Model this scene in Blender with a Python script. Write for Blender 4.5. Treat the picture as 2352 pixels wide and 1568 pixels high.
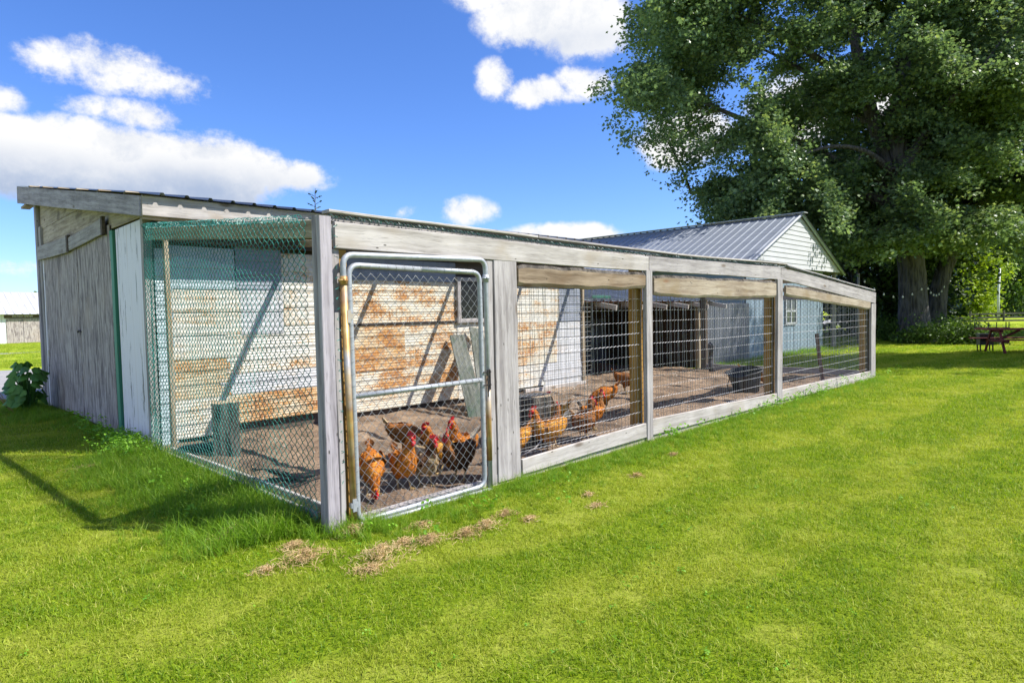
import bpy, math, random
import numpy as np
from mathutils import Vector, Matrix, Euler, noise as mnoise

for o in list(bpy.data.objects):
    bpy.data.objects.remove(o, do_unlink=True)
SC = bpy.context.scene
COL = SC.collection
R = math.radians

# ------------------------------------------------------------------ camera
cam = bpy.data.cameras.new('camera')
cam.sensor_width = 36.0
cam.lens = 22.41
cam.clip_start = 0.05
cam.clip_end = 2000.0
cam_o = bpy.data.objects.new('camera', cam)
CAM = Vector((-2.217, -4.023, 1.5))
c_right = Vector((0.702, -0.712, -0.0191)).normalized()
c_fwd = Vector((0.711, 0.702, -0.0439)).normalized()
c_up = c_right.cross(c_fwd).normalized()
c_right = c_fwd.cross(c_up).normalized()
M = Matrix((c_right, c_up, -c_fwd)).transposed().to_4x4()
M.translation = CAM
cam_o.matrix_world = M
COL.objects.link(cam_o)
SC.camera = cam_o

# ------------------------------------------------------------------ sun, sky, exposure
TO_SUN = Vector((1.14, -1.45, 2.19)).normalized()
sun = bpy.data.lights.new('sun', 'SUN')
sun.energy = 3.9
sun.angle = R(0.55)
sun.color = (1.0, 0.955, 0.88)
sun_o = bpy.data.objects.new('sun', sun)
sun_o.rotation_euler = TO_SUN.to_track_quat('Z', 'Y').to_euler()
sun_o.location = (0, 0, 30)
COL.objects.link(sun_o)

SC.view_settings.view_transform = 'Standard'
SC.view_settings.look = 'None'
SC.view_settings.gamma = 1.0
SC.view_settings.use_curve_mapping = False
SC.cycles.max_bounces = 5
SC.cycles.diffuse_bounces = 2
SC.cycles.glossy_bounces = 2
SC.cycles.transmission_bounces = 3
SC.view_settings.exposure = 1.2

world = bpy.data.worlds.new('World')
SC.world = world
world.use_nodes = True
try:
    world.cycles.sampling_method = 'MANUAL'
    world.cycles.sample_map_resolution = 512
except Exception:
    pass


class NT:
    """small helper for building node trees"""
    def __init__(self, tree):
        self.t = tree
        self.n = tree.nodes
        self.l = tree.links

    def node(self, typ, **kw):
        nd = self.n.new(typ)
        for k, v in kw.items():
            setattr(nd, k, v)
        return nd

    def put(self, nd, sock, v):
        s = nd.inputs[sock]
        if isinstance(v, bpy.types.NodeSocket):
            self.l.new(v, s)
        elif v is not None:
            s.default_value = v

    def math(self, op, a, b=None, c=None, clamp=False):
        nd = self.node('ShaderNodeMath', operation=op, use_clamp=clamp)
        self.put(nd, 0, a)
        if b is not None:
            self.put(nd, 1, b)
        if c is not None:
            self.put(nd, 2, c)
        return nd.outputs[0]

    def vmath(self, op, a, b=None, s=None):
        nd = self.node('ShaderNodeVectorMath', operation=op)
        self.put(nd, 0, a)
        if b is not None:
            self.put(nd, 1, b)
        if s is not None:
            self.put(nd, 'Scale', s)
        return nd.outputs['Value'] if op in ('LENGTH', 'DOT_PRODUCT') else nd.outputs[0]

    def mapping(self, vec, loc=(0, 0, 0), rot=(0, 0, 0), scale=(1, 1, 1), typ='POINT'):
        nd = self.node('ShaderNodeMapping', vector_type=typ)
        self.put(nd, 'Vector', vec)
        nd.inputs['Location'].default_value = loc
        nd.inputs['Rotation'].default_value = rot
        nd.inputs['Scale'].default_value = scale
        return nd.outputs[0]

    def noise(self, vec, scale=5, detail=4, rough=0.55, dist=0.0, color=False):
        nd = self.node('ShaderNodeTexNoise')
        self.put(nd, 'Vector', vec)
        nd.inputs['Scale'].default_value = scale
        nd.inputs['Detail'].default_value = detail
        nd.inputs['Roughness'].default_value = rough
        nd.inputs['Distortion'].default_value = dist
        return nd.outputs['Color' if color else 'Fac']

    def voronoi(self, vec, scale=5, feature='F1', out='Distance', rnd=1.0):
        nd = self.node('ShaderNodeTexVoronoi', feature=feature)
        self.put(nd, 'Vector', vec)
        nd.inputs['Scale'].default_value = scale
        nd.inputs['Randomness'].default_value = rnd
        return nd.outputs[out]

    def ramp(self, fac, stops, interp='LINEAR'):
        nd = self.node('ShaderNodeValToRGB')
        cr = nd.color_ramp
        cr.interpolation = interp
        while len(cr.elements) < len(stops):
            cr.elements.new(0.5)
        for e, (p, c) in zip(cr.elements, stops):
            e.position = p
            if not hasattr(c, '__len__'):
                c = (c, c, c)
            e.color = (c[0], c[1], c[2], 1)
        self.put(nd, 0, fac)
        return nd.outputs[0]

    def step(self, v, lo, hi, to0=0.0, to1=1.0):
        nd = self.node('ShaderNodeMapRange', interpolation_type='SMOOTHSTEP')
        self.put(nd, 'Value', v)
        nd.inputs['From Min'].default_value = lo
        nd.inputs['From Max'].default_value = hi
        nd.inputs['To Min'].default_value = to0
        nd.inputs['To Max'].default_value = to1
        return nd.outputs[0]

    def mix(self, fac, a, b, blend='MIX'):
        nd = self.node('ShaderNodeMix', data_type='RGBA', blend_type=blend)
        self.put(nd, 'Factor', fac)
        for sock, v in ((nd.inputs[6], a), (nd.inputs[7], b)):
            if isinstance(v, bpy.types.NodeSocket):
                self.l.new(v, sock)
            else:
                sock.default_value = (v[0], v[1], v[2], 1)
        return nd.outputs[2]


def dir_of(px, py):
    """direction of a sky point given by its place in the photograph (2352 px wide grid)"""
    f = 1464.25
    return (c_right * ((px - 1176) / f) - c_up * ((py - 784) / f) + c_fwd).normalized()


def build_world():
    nt = NT(world.node_tree)
    nt.n.clear()
    out = nt.node('ShaderNodeOutputWorld')
    bg = nt.node('ShaderNodeBackground')
    nt.l.new(bg.outputs[0], out.inputs[0])
    bg.inputs[1].default_value = 0.085
    sky = nt.node('ShaderNodeTexSky', sky_type='NISHITA')
    sky.sun_disc = False
    sky.sun_elevation = math.asin(TO_SUN.z)
    sky.sun_rotation = math.atan2(TO_SUN.x, TO_SUN.y)
    sky.altitude = 200
    sky.air_density = 1.0
    sky.dust_density = 0.25
    sky.ozone_density = 3.0
    hs = nt.node('ShaderNodeHueSaturation')
    hs.inputs['Saturation'].default_value = 1.12
    hs.inputs['Value'].default_value = 1.0
    nt.l.new(sky.outputs[0], hs.inputs['Color'])
    skyc = nt.mix(1.0, hs.outputs[0], (.66, .79, 1.13), 'MULTIPLY')
    tc = nt.node('ShaderNodeTexCoord')
    d = nt.vmath('NORMALIZE', tc.outputs['Generated'])
    # cloud banks: (x, y, half width, half height, strength)
    blobs = [
        (60, 365, 300, 95, 1.2), (280, 372, 290, 100, 1.25), (470, 392, 230, 92, 1.25), (640, 402, 150, 50, .95),
        (330, 270, 130, 55, .8), (10, 300, 180, 55, .85),
        (115, 140, 100, 72, .66), (255, 150, 140, 86, .74), (375, 200, 170, 60, .68), (0, 228, 80, 52, .66), (210, 245, 110, 40, .6),
        (1230, 40, 150, 85, 1.1), (1345, 60, 120, 90, 1.1), (1190, -30, 190, 70, 1.0),
        (1140, 185, 66, 60, .78), (1240, 212, 130, 44, .82), (1335, 190, 95, 54, .78),
        (940, 487, 80, 30, .58), (1065, 484, 100, 44, .72), (1150, 550, 90, 26, .55),
        (1290, 545, 170, 40, .9), (40, 615, 150, 34, .60),
        (1560, 320, 150, 80, .9), (1850, 260, 150, 110, .9), (2130, 220, 180, 110, .9)]
    total = None
    for (x, y, rx, ry, w) in blobs:
        c = dir_of(x, y)
        rt = c.cross(Vector((0, 0, 1))).normalized()
        up = rt.cross(c).normalized()
        m = Matrix((rt, c, up)).transposed()
        cosf = max(.35, c.dot(c_fwd))
        m1 = nt.mapping(d, loc=c, rot=m.to_euler(), scale=(rx / 1464 * cosf, 0.5, ry / 1464 * cosf), typ='TEXTURE')
        v = nt.step(nt.vmath('LENGTH', m1), 1.6, 0.0, 0.0, w)
        total = v if total is None else nt.math('MAXIMUM', total, v)
    # same clouds out of view, with more cover added to lift the ambient light
    behind = nt.step(nt.vmath('DOT_PRODUCT', d, tuple(c_fwd)), 0.35, 0.1)
    ps = nt.mapping(d, scale=(1, 1, 2.4))
    gen = nt.step(nt.noise(ps, 2.2, 2, .5), .47, .66)
    gen = nt.math('MULTIPLY', nt.math('MULTIPLY', gen, behind), 1.1)
    total = nt.math('MAXIMUM', total, gen)

    def dens(vec):
        a = nt.noise(nt.mapping(vec, scale=(1, 1, 1.5)), 6.5, 8, .62, .25)
        b = nt.noise(vec, 17.0, 6, .68)
        return nt.math('ADD', nt.math('MULTIPLY', nt.math('SUBTRACT', a, .5), 1.30), nt.math('MULTIPLY', nt.math('SUBTRACT', b, .5), .95))
    n0 = dens(d)
    tot = nt.math('SUBTRACT', nt.math('ADD', total, nt.math('MULTIPLY', n0, nt.step(total, .02, .55))), .36)
    alpha = nt.step(tot, -.02, 0.36)
    # thickness makes the cloud's underside grey
    dark = None
    for (x, y, rx, ry, w) in [(120, 436, 420, 66, 1), (450, 446, 290, 62, .95), (1300, 95, 130, 36, .55), (1700, 400, 160, 40, .6)]:
        c = dir_of(x, y)
        rt = c.cross(Vector((0, 0, 1))).normalized()
        up = rt.cross(c).normalized()
        m = Matrix((rt, c, up)).transposed()
        m1 = nt.mapping(d, loc=c, rot=m.to_euler(), scale=(rx / 1464 * .85, .5, ry / 1464 * .85), typ='TEXTURE')
        v = nt.step(nt.vmath('LENGTH', m1), 1.75, .1, 0.0, w)
        dark = v if dark is None else nt.math('MAXIMUM', dark, v)
    sh = nt.math('MULTIPLY', dark, nt.step(nt.math('ADD', nt.math('MULTIPLY', n0, .35), .5), .25, .6), clamp=True)
    sh = nt.math('MAXIMUM', sh, nt.math('MULTIPLY', nt.step(n0, .10, -.35), .42))
    K = 5.3
    cc = nt.mix(sh, (K, K, K), (K * .40, K * .50, K * .70))
    col = nt.mix(alpha, skyc, cc)
    nt.l.new(col, bg.inputs[0])


build_world()


# ------------------------------------------------------------------ materials
MATS = {}


def new_mat(name):
    m = bpy.data.materials.new(name)
    m.use_nodes = True
    nt = NT(m.node_tree)
    nt.n.clear()
    out = nt.node('ShaderNodeOutputMaterial')
    b = nt.node('ShaderNodeBsdfPrincipled')
    nt.l.new(b.outputs[0], out.inputs[0])
    MATS[name] = m
    return m, nt, b, out


def obj_vec(nt, jitter=True):
    tc = nt.node('ShaderNodeTexCoord')
    v = tc.outputs['Object']
    if jitter:
        oi = nt.node('ShaderNodeObjectInfo')
        off = nt.math('MULTIPLY', oi.outputs['Random'], 53.0)
        cmb = nt.node('ShaderNodeCombineXYZ')
        for i in range(3):
            nt.l.new(off, cmb.inputs[i])
        v = nt.vmath('ADD', v, cmb.outputs[0])
    return v


def bump(nt, b, h, strength=.3, dist=.01):
    bm = nt.node('ShaderNodeBump')
    bm.inputs['Strength'].default_value = strength
    bm.inputs['Distance'].default_value = dist
    nt.l.new(h, bm.inputs['Height'])
    nt.l.new(bm.outputs[0], b.inputs['Normal'])


def wood(name, pale, dark, knot=(.12, .085, .055), stain=None, rough=.85, streak=1.0):
    """board wood: grain runs along local x"""
    m, nt, b, out = new_mat(name)
    v = obj_vec(nt)
    warp = nt.noise(nt.mapping(v, scale=(1.3, 2, 2)), 1.6, 2)
    v2 = nt.vmath('ADD', v, nt.vmath('SCALE', nt.noise(nt.mapping(v, scale=(1.2, 3, 3)), 2.0, 2, color=True), s=.05))
    g = nt.noise(nt.mapping(v2, scale=(1.1, 26, 26)), 1.0, 5, .6)
    fine = nt.noise(nt.mapping(v2, scale=(4, 150, 150)), 1.0, 3, .6)
    blot = nt.noise(v, 2.3, 3, .5)
    col = nt.ramp(g, [(.36, dark), (.5, [(a + c) / 2 for a, c in zip(pale, dark)]), (.64, pale)])
    col = nt.mix(nt.math('MULTIPLY', nt.step(fine, .46, .34), .5 * streak), col, [c * .45 for c in dark])
    col = nt.mix(nt.math('MULTIPLY', nt.step(blot, .42, .7), .35), col, [c * 1.22 for c in pale])
    if stain:
        col = nt.mix(nt.math('MULTIPLY', nt.step(warp, .52, .72), .7), col, stain)
    kv = nt.voronoi(nt.mapping(v, scale=(1.5, 3.0, 5.0)), 1.0)
    km = nt.step(kv, .16, .05)
    col = nt.mix(nt.math('MULTIPLY', km, .75), col, knot)
    nail = nt.step(nt.voronoi(nt.mapping(v, scale=(5.0, 9, 13)), 1.0), .085, .055)
    col = nt.mix(nt.math('MULTIPLY', nail, .85), col, (.03, .025, .02))
    nt.l.new(col, b.inputs['Base Color'])
    b.inputs['Roughness'].default_value = rough
    b.inputs['Specular IOR Level'].default_value = .2
    h = nt.math('ADD', nt.math('MULTIPLY', g, .6), nt.math('MULTIPLY', fine, .5))
    bump(nt, b, h, .5, .004)
    return m


wood('wood_grey', (.40, .375, .365), (.23, .21, .205))
wood('wood_pale', (.475, .445, .42), (.30, .275, .25), stain=(.33, .28, .22))
wood('wood_purple', (.40, .37, .40), (.21, .19, .205))
wood('wood_tan', (.42, .35, .25), (.23, .175, .115), stain=(.29, .185, .09))
wood('wood_slab', (.30, .235, .165), (.15, .108, .07), knot=(.10, .055, .03), stain=(.17, .11, .06))
wood('wood_slab_pale', (.38, .325, .25), (.215, .165, .115), knot=(.20, .10, .05), stain=(.24, .18, .105))
wood('wood_treated', (.36, .215, .06), (.25, .135, .035), streak=.6)
wood('wood_gable', (.50, .43, .34), (.28, .225, .165), stain=(.13, .10, .08))
wood('wood_dark', (.12, .095, .075), (.05, .04, .033))
wood('wood_red', (.17, .035, .04), (.085, .018, .022), rough=.6)
wood('wood_moss', (.17, .175, .15), (.06, .07, .052), stain=(.035, .07, .045))


def ply():
    m, nt, b, out = new_mat('plywood_grey')
    v = obj_vec(nt)
    v2 = nt.vmath('ADD', v, nt.vmath('SCALE', nt.noise(v, 2.0, 2, color=True), s=.12))
    g = nt.noise(nt.mapping(v2, scale=(2.0, 17, 17)), 1.0, 6, .68)
    fl = nt.noise(nt.mapping(v2, scale=(5, 28, 28)), 1.0, 4, .62)
    col = nt.ramp(g, [(.39, (.17, .145, .145)), (.5, (.33, .29, .285)), (.61, (.46, .415, .395))])
    col = nt.mix(nt.math('MULTIPLY', nt.step(fl, .6, .72), .75), col, (.66, .62, .62))
    col = nt.mix(nt.math('MULTIPLY', nt.step(fl, .42, .32), .8), col, (.11, .10, .11))
    col = nt.mix(nt.math('MULTIPLY', nt.step(nt.noise(v, 1.1, 3), .52, .72), .5), col, (.42, .345, .29))
    nt.l.new(col, b.inputs['Base Color'])
    b.inputs['Roughness'].default_value = .85
    b.inputs['Specular IOR Level'].default_value = .15
    bump(nt, b, g, .5, .004)


ply()


def peel(name, paint, under=(.12, .105, .1), amt=.68, streak_col=(.45, .33, .24)):
    m, nt, b, out = new_mat(name)
    v = obj_vec(nt)
    g = nt.noise(nt.mapping(v, scale=(1.4, 22, 22)), 1.0, 6, .7)
    st = nt.noise(nt.mapping(v, scale=(.5, 14, 14)), 1.0, 4, .6)
    col = nt.mix(nt.math('MULTIPLY', nt.step(st, .55, .75), .55), paint, streak_col)
    col = nt.mix(nt.math('MULTIPLY', nt.noise(nt.mapping(v, scale=(1, 30, 30)), 1, 4), .35), col, [c * .72 for c in paint])
    col = nt.mix(nt.step(g, amt, amt + .03), col, under)
    nt.l.new(col, b.inputs['Base Color'])
    b.inputs['Roughness'].default_value = .6
    bump(nt, b, g, .3, .003)


peel('paint_white', (.80, .77, .83), (.12, .105, .1), .60)
peel('paint_green', (.055, .24, .15), (.14, .16, .14), .62, (.09, .22, .15))
peel('siding_shade_blue', (.21, .28, .345), (.24, .23, .22), .78, (.17, .22, .27))  # the blue puts the shade on the house's lower walls into their colour
peel('barn_white', (.78, .80, .83), (.4, .4, .4), .80, (.6, .6, .6))


def rusty(name, base, lo, hi, dark_amt=.5, stripes=.35):
    """old painted sheet siding with rust; sheets run along local x, z up"""
    m, nt, b, out = new_mat(name)
    v = obj_vec(nt)
    big = nt.noise(nt.mapping(v, scale=(.8, 1, 1.5)), 2.2, 5, .65, .4)
    drip = nt.noise(nt.mapping(v, scale=(26, 1, 3.2)), 1.0, 4, .65)
    band = nt.noise(nt.mapping(v, scale=(1.1, 1, 9)), 1.6, 3, .6)
    speck = nt.noise(v, 46, 4, .7)
    s = nt.math('ADD', nt.math('MULTIPLY', big, .95), nt.math('MULTIPLY', band, stripes))
    s = nt.math('ADD', s, nt.math('MULTIPLY', nt.math('SUBTRACT', drip, .5), .26))
    s = nt.math('ADD', s, nt.math('MULTIPLY', nt.math('SUBTRACT', speck, .5), .72))
    mr = nt.step(s, lo, hi)
    grime = nt.noise(nt.mapping(v, scale=(3, 1, 1.2)), 3.0, 5, .7)
    col = nt.mix(nt.math('MULTIPLY', nt.step(grime, .42, .72), .55), base, (base[0] * .62, base[1] * .62, base[2] * .60))
    col = nt.mix(nt.math('MULTIPLY', nt.step(speck, .56, .70), .35), col, (.22, .21, .17))
    yel = nt.step(s, lo - .16, hi)
    col = nt.mix(nt.math('MULTIPLY', yel, .55), col, (.58, .37, .13))
    rc = nt.ramp(nt.noise(v, 17, 4, .7), [(.3, (.17, .068, .026)), (.5, (.36, .155, .04)), (.72, (.50, .29, .09))])
    rc = nt.mix(nt.math('MULTIPLY', nt.step(s, hi + .02, hi + .22), dark_amt), rc, (.10, .035, .018))
    col = nt.mix(mr, col, rc)
    nt.l.new(col, b.inputs['Base Color'])
    nt.l.new(nt.math('MULTIPLY_ADD', mr, .35, .5), b.inputs['Roughness'])
    bump(nt, b, s, .15, .004)


rusty('sheet_rust', (.53, .51, .43), .69, .88, .45, .5)
rusty('sheet_cream', (.56, .55, .495), .74, .92, .4, .42)
rusty('sheet_heavy', (.45, .39, .28), .62, .82, .4, .5)
rusty('sheet_white', (.45, .46, .475), .84, .98)
rusty('sheet_blue', (.36, .43, .46), .92, 1.05)
rusty('sheet_steel', (.21, .235, .285), .95, 1.08)
rusty('sheet_grey', (.13, .138, .16), .97, 1.12, .2)


def simple(name, col, rough=.6, metal=0.0, var=.25, vs=6.0, bumpy=0.0, spec=.5):
    m, nt, b, out = new_mat(name)
    v = obj_vec(nt)
    n = nt.noise(v, vs, 5, .6)
    c = nt.mix(nt.step(n, .3, .7), [x * (1 - var) for x in col], [min(1, x * (1 + var)) for x in col])
    nt.l.new(c, b.inputs['Base Color'])
    b.inputs['Roughness'].default_value = rough
    b.inputs['Metallic'].default_value = metal
    b.inputs['Specular IOR Level'].default_value = spec
    if bumpy:
        bump(nt, b, n, bumpy, .01)
    return m


def galv(name, stain=False):
    m, nt, b, out = new_mat(name)
    v = obj_vec(nt)
    n = nt.noise(v, 30, 4, .7)
    c = nt.ramp(n, [(.3, (.29, .31, .34)), (.7, (.44, .46, .49))])
    if stain:
        z = nt.node('ShaderNodeSeparateXYZ')
        nt.l.new(v, z.inputs[0])
        w = nt.noise(nt.mapping(v, scale=(2, 2, 1.2)), 1.7, 3, .6)
        c = nt.mix(nt.step(w, .36, .6), c, nt.ramp(nt.noise(v, 9, 4), [(.35, (.30, .15, .05)), (.6, (.50, .33, .12)), (.75, (.45, .38, .22))]))
    nt.l.new(c, b.inputs['Base Color'])
    b.inputs['Metallic'].default_value = .35
    b.inputs['Roughness'].default_value = .48


galv('pipe_galvanised')
galv('pipe_stained', True)
simple('wire_galvanised', (.30, .30, .31), .55, .2, .3)
simple('wire_fine', (.40, .38, .35), .6, .3, .2)
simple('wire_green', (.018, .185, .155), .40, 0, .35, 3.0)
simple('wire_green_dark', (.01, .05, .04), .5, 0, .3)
simple('wire_chain_dark', (.20, .22, .24), .5, .3, .2)
simple('iron_dark', (.035, .03, .03), .6, .4, .3)
simple('iron_brown', (.12, .07, .055), .8, .1, .4)
simple('black_plastic', (.022, .022, .025), .45, 0, .3)
simple('rubber', (.03, .03, .032), .8, 0, .3)
simple('window_dark', (.015, .016, .018), .25, 0, .2)
simple('window_glass', (.045, .055, .065), .12, 0, .3)
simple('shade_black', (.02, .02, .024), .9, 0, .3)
simple('soffit_red', (.32, .14, .13), .8, 0, .25)
simple('tarp_green', (.025, .10, .075), .6, 0, .3)
simple('comb_red', (.52, .012, .016), .5, 0, .3, 40)
simple('beak_horn', (.42, .27, .10), .5, 0, .2, 40)
simple('leg_yellow', (.42, .29, .12), .6, 0, .25, 40)
simple('eye_black', (.01, .008, .006), .15, 0, .1)
simple('orange_plastic', (.62, .27, .015), .4, 0, .2)
simple('bulb_white', (.7, .7, .66), .2, 0, .1)
simple('pole_white', (.6, .62, .62), .6, 0, .15)
simple('bark_stump_end', (.36, .27, .17), .9, 0, .3, 12)
simple('vinyl_white', (.50, .51, .53), .5, 0, .05, 2)
simple('trim_grey', (.42, .44, .46), .5, 0, .15)
simple('trim_green', (.36, .44, .41), .5, 0, .15)
simple('letter_white', (.75, .75, .75), .6, 0, .05)
simple('stone', (.30, .26, .21), .9, 0, .4, 30)
simple('fence_grey', (.10, .095, .085), .85, 0, .3, 3)


def roof_metal(name, c1, c2, rough=.38, rust=0.0):
    m, nt, b, out = new_mat(name)
    v = obj_vec(nt)
    n = nt.noise(nt.mapping(v, scale=(6, .5, 1)), 1.0, 5, .6)
    c = nt.ramp(n, [(.3, c1), (.7, c2)])
    if rust:
        c = nt.mix(nt.math('MULTIPLY', nt.step(nt.noise(nt.mapping(v, scale=(3, .6, .6)), 1.4, 5, .7), .55, .72), rust), c, (.22, .15, .11))
    nt.l.new(c, b.inputs['Base Color'])
    b.inputs['Metallic'].default_value = .35
    b.inputs['Roughness'].default_value = rough


roof_metal('roof_steel', (.20, .225, .27), (.27, .295, .34), .48)
roof_metal('roof_shed', (.12, .14, .17), (.22, .25, .29), .45)
roof_metal('roof_barn', (.50, .50, .51), (.68, .68, .69), .5, .5)


def bark_mat(name, c1, c2):
    m, nt, b, out = new_mat(name)
    v = obj_vec(nt)
    w = nt.vmath('ADD', v, nt.vmath('SCALE', nt.noise(v, 3, 3, color=True), s=.12))
    n = nt.noise(nt.mapping(w, scale=(9, 9, 1.3)), 1.2, 6, .65)
    r = nt.voronoi(nt.mapping(w, scale=(7, 7, 1.1)), 1.6)
    c = nt.ramp(nt.math('MULTIPLY', n, nt.math('ADD', r, .55)), [(.2, c1), (.62, c2)])
    nt.l.new(c, b.inputs['Base Color'])
    b.inputs['Roughness'].default_value = .95
    b.inputs['Specular IOR Level'].default_value = .1
    bump(nt, b, nt.math('ADD', n, r), 1.0, .06)


bark_mat('bark', (.035, .033, .034), (.135, .125, .125))
bark_mat('bark_log', (.03, .027, .024), (.13, .115, .10))


def mow(nt, p):
    """long bands left by the mower, bending across the lawn"""
    v = nt.vmath('DOT_PRODUCT', p, (.10, 1.0, 0))
    w = nt.math('MULTIPLY', nt.noise(nt.mapping(p, scale=(.25, .6, 0)), .8, 3, .55), 1.9)
    b = nt.math('SINE', nt.math('MULTIPLY', nt.math('ADD', v, w), 4.6))
    n = nt.noise(nt.mapping(p, scale=(.8, 1.6, 0)), 1.3, 4, .6)
    return nt.step(nt.math('ADD', nt.math('MULTIPLY', b, .11), n), .42, .66)


def leafy(name, c1, c2, c3=None, trans=.35, rough=.5, patch=0.0, patch_col=None, patch_scale=.5):
    """leaf or blade material: colour from the 'tint' value of each leaf, thin and translucent"""
    m, nt, b, out = new_mat(name)
    at = nt.node('ShaderNodeAttribute', attribute_name='tint')
    oi = nt.node('ShaderNodeObjectInfo')
    f = nt.math('ADD', nt.math('MULTIPLY', at.outputs['Fac'], .7), nt.math('MULTIPLY', oi.outputs['Random'], .3))
    stops = [(.1, c1), (.6, c2)]
    if c3:
        stops.append((.93, c3))
    c = nt.ramp(f, stops)
    if patch:
        g = nt.node('ShaderNodeNewGeometry')
        pm = nt.math('MULTIPLY', mow(nt, g.outputs['Position']), patch)
        c = nt.mix(pm, c, patch_col)
    nt.l.new(c, b.inputs['Base Color'])
    b.inputs['Roughness'].default_value = rough
    b.inputs['Specular IOR Level'].default_value = .35
    tr = nt.node('ShaderNodeBsdfTranslucent')
    nt.l.new(nt.mix(1.0, c, (1.0, 1.0, .55), 'MULTIPLY'), tr.inputs['Color'])
    mx = nt.node('ShaderNodeMixShader')
    mx.inputs[0].default_value = trans
    nt.l.new(b.outputs[0], mx.inputs[1])
    nt.l.new(tr.outputs[0], mx.inputs[2])
    nt.l.new(mx.outputs[0], out.inputs[0])
    return m


leafy('grass_blade', (.12, .235, .008), (.30, .42, .011), (.60, .56, .16), .50, .55, .48, (.48, .52, .05), .55)
leafy('grass_long', (.11, .25, .014), (.23, .40, .02), (.48, .48, .12), .5, .5)
leafy('weed_leaf', (.11, .29, .02), (.22, .44, .03), None, .4, .5)
leafy('burdock_leaf', (.06, .17, .03), (.11, .27, .045), None, .3, .45)
leafy('maple_leaf', (.095, .16, .085), (.185, .285, .14), (.32, .40, .15), .46, .38)
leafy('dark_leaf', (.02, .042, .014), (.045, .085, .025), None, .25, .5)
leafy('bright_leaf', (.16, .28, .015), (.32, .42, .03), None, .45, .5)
leafy('mid_leaf', (.05, .10, .02), (.10, .18, .03), None, .35, .5)
leafy('dry_blade', (.38, .25, .12), (.60, .43, .22), (.64, .51, .31), .28, .8)


def ground_mats():
    m, nt, b, out = new_mat('lawn_soil')
    g = nt.node('ShaderNodeNewGeometry')
    p = g.outputs['Position']
    fine = nt.noise(p, 40, 4, .7)
    pm = mow(nt, p)
    near = nt.mix(nt.step(fine, .3, .7), (.075, .11, .008), (.20, .27, .012))
    c = nt.mix(nt.math('MULTIPLY', pm, .5), near, (.30, .31, .06))
    # far off, where no single blade can be told, the sheet carries the sward's own colour
    dist = nt.vmath('LENGTH', nt.vmath('SUBTRACT', p, tuple(CAM)))
    sw = nt.mix(nt.step(fine, .25, .75), (.19, .28, .014), (.28, .37, .02))
    sw = nt.mix(nt.math('MULTIPLY', pm, .7), sw, (.40, .41, .06))
    c = nt.mix(nt.step(dist, 12, 30), c, sw)
    nt.l.new(c, b.inputs['Base Color'])
    b.inputs['Roughness'].default_value = .95
    b.inputs['Specular IOR Level'].default_value = .05
    bump(nt, b, fine, .6, .03)

    m, nt, b, out = new_mat('run_dirt')
    v = obj_vec(nt, False)
    n1 = nt.noise(v, 1.7, 5, .65)
    n2 = nt.noise(v, 14, 5, .7)
    n3 = nt.noise(v, 70, 3, .7)
    c = nt.ramp(n1, [(.36, (.12, .08, .05)), (.52, (.265, .18, .115)), (.66, (.38, .27, .175))])
    c = nt.mix(nt.math('MULTIPLY', nt.step(n2, .5, .72), .7), c, (.055, .04, .028))
    c = nt.mix(nt.math('MULTIPLY', nt.step(n3, .60, .70), .6), c, (.34, .275, .20))
    nt.l.new(c, b.inputs['Base Color'])
    b.inputs['Roughness'].default_value = .95
    bump(nt, b, nt.math('ADD', n2, nt.math('MULTIPLY', n3, .5)), 1.0, .05)

    m, nt, b, out = new_mat('gravel')
    v = obj_vec(nt, False)
    n1 = nt.noise(v, .8, 4, .6)
    n3 = nt.noise(v, 30, 4, .75)
    c = nt.ramp(n3, [(.3, (.17, .165, .16)), (.7, (.36, .355, .35))])
    c = nt.mix(nt.math('MULTIPLY', nt.step(n1, .5, .7), .3), c, (.40, .37, .32))
    nt.l.new(c, b.inputs['Base Color'])
    b.inputs['Roughness'].default_value = .95
    bump(nt, b, n3, .6, .02)


ground_mats()


def feathers(name, c1, c2, c3):
    m, nt, b, out = new_mat(name)
    v = obj_vec(nt)
    big = nt.noise(v, 9, 3, .5)
    sc = nt.voronoi(nt.mapping(v, scale=(1, 1.2, 1)), 55)
    fine = nt.noise(nt.mapping(v, scale=(1, 1, 1)), 120, 3, .6)
    c = nt.ramp(big, [(.32, c1), (.52, c2), (.72, c3)])
    c = nt.mix(nt.math('MULTIPLY', nt.step(sc, .25, .6), .45), c, [x * .45 for x in c1])
    c = nt.mix(nt.math('MULTIPLY', nt.step(fine, .5, .75), .3), c, c3)
    nt.l.new(c, b.inputs['Base Color'])
    b.inputs['Roughness'].default_value = .75
    b.inputs['Specular IOR Level'].default_value = .25
    bump(nt, b, nt.math('SUBTRACT', 1.0, sc), .5, .006)


feathers('feather_orange', (.36, .095, .010), (.56, .18, .016), (.68, .30, .045))
feathers('feather_gold', (.44, .15, .013), (.62, .26, .022), (.70, .42, .10))
feathers('feather_brown', (.13, .05, .015), (.27, .095, .02), (.40, .17, .04))
feathers('feather_dark', (.04, .018, .009), (.10, .042, .015), (.20, .085, .025))
feathers('feather_pale', (.30, .20, .10), (.46, .33, .17), (.62, .50, .33))
feathers('feather_white', (.40, .34, .26), (.54, .48, .39), (.62, .58, .52))


# ------------------------------------------------------------------ geometry helpers
rng = random.Random(7)


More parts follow.
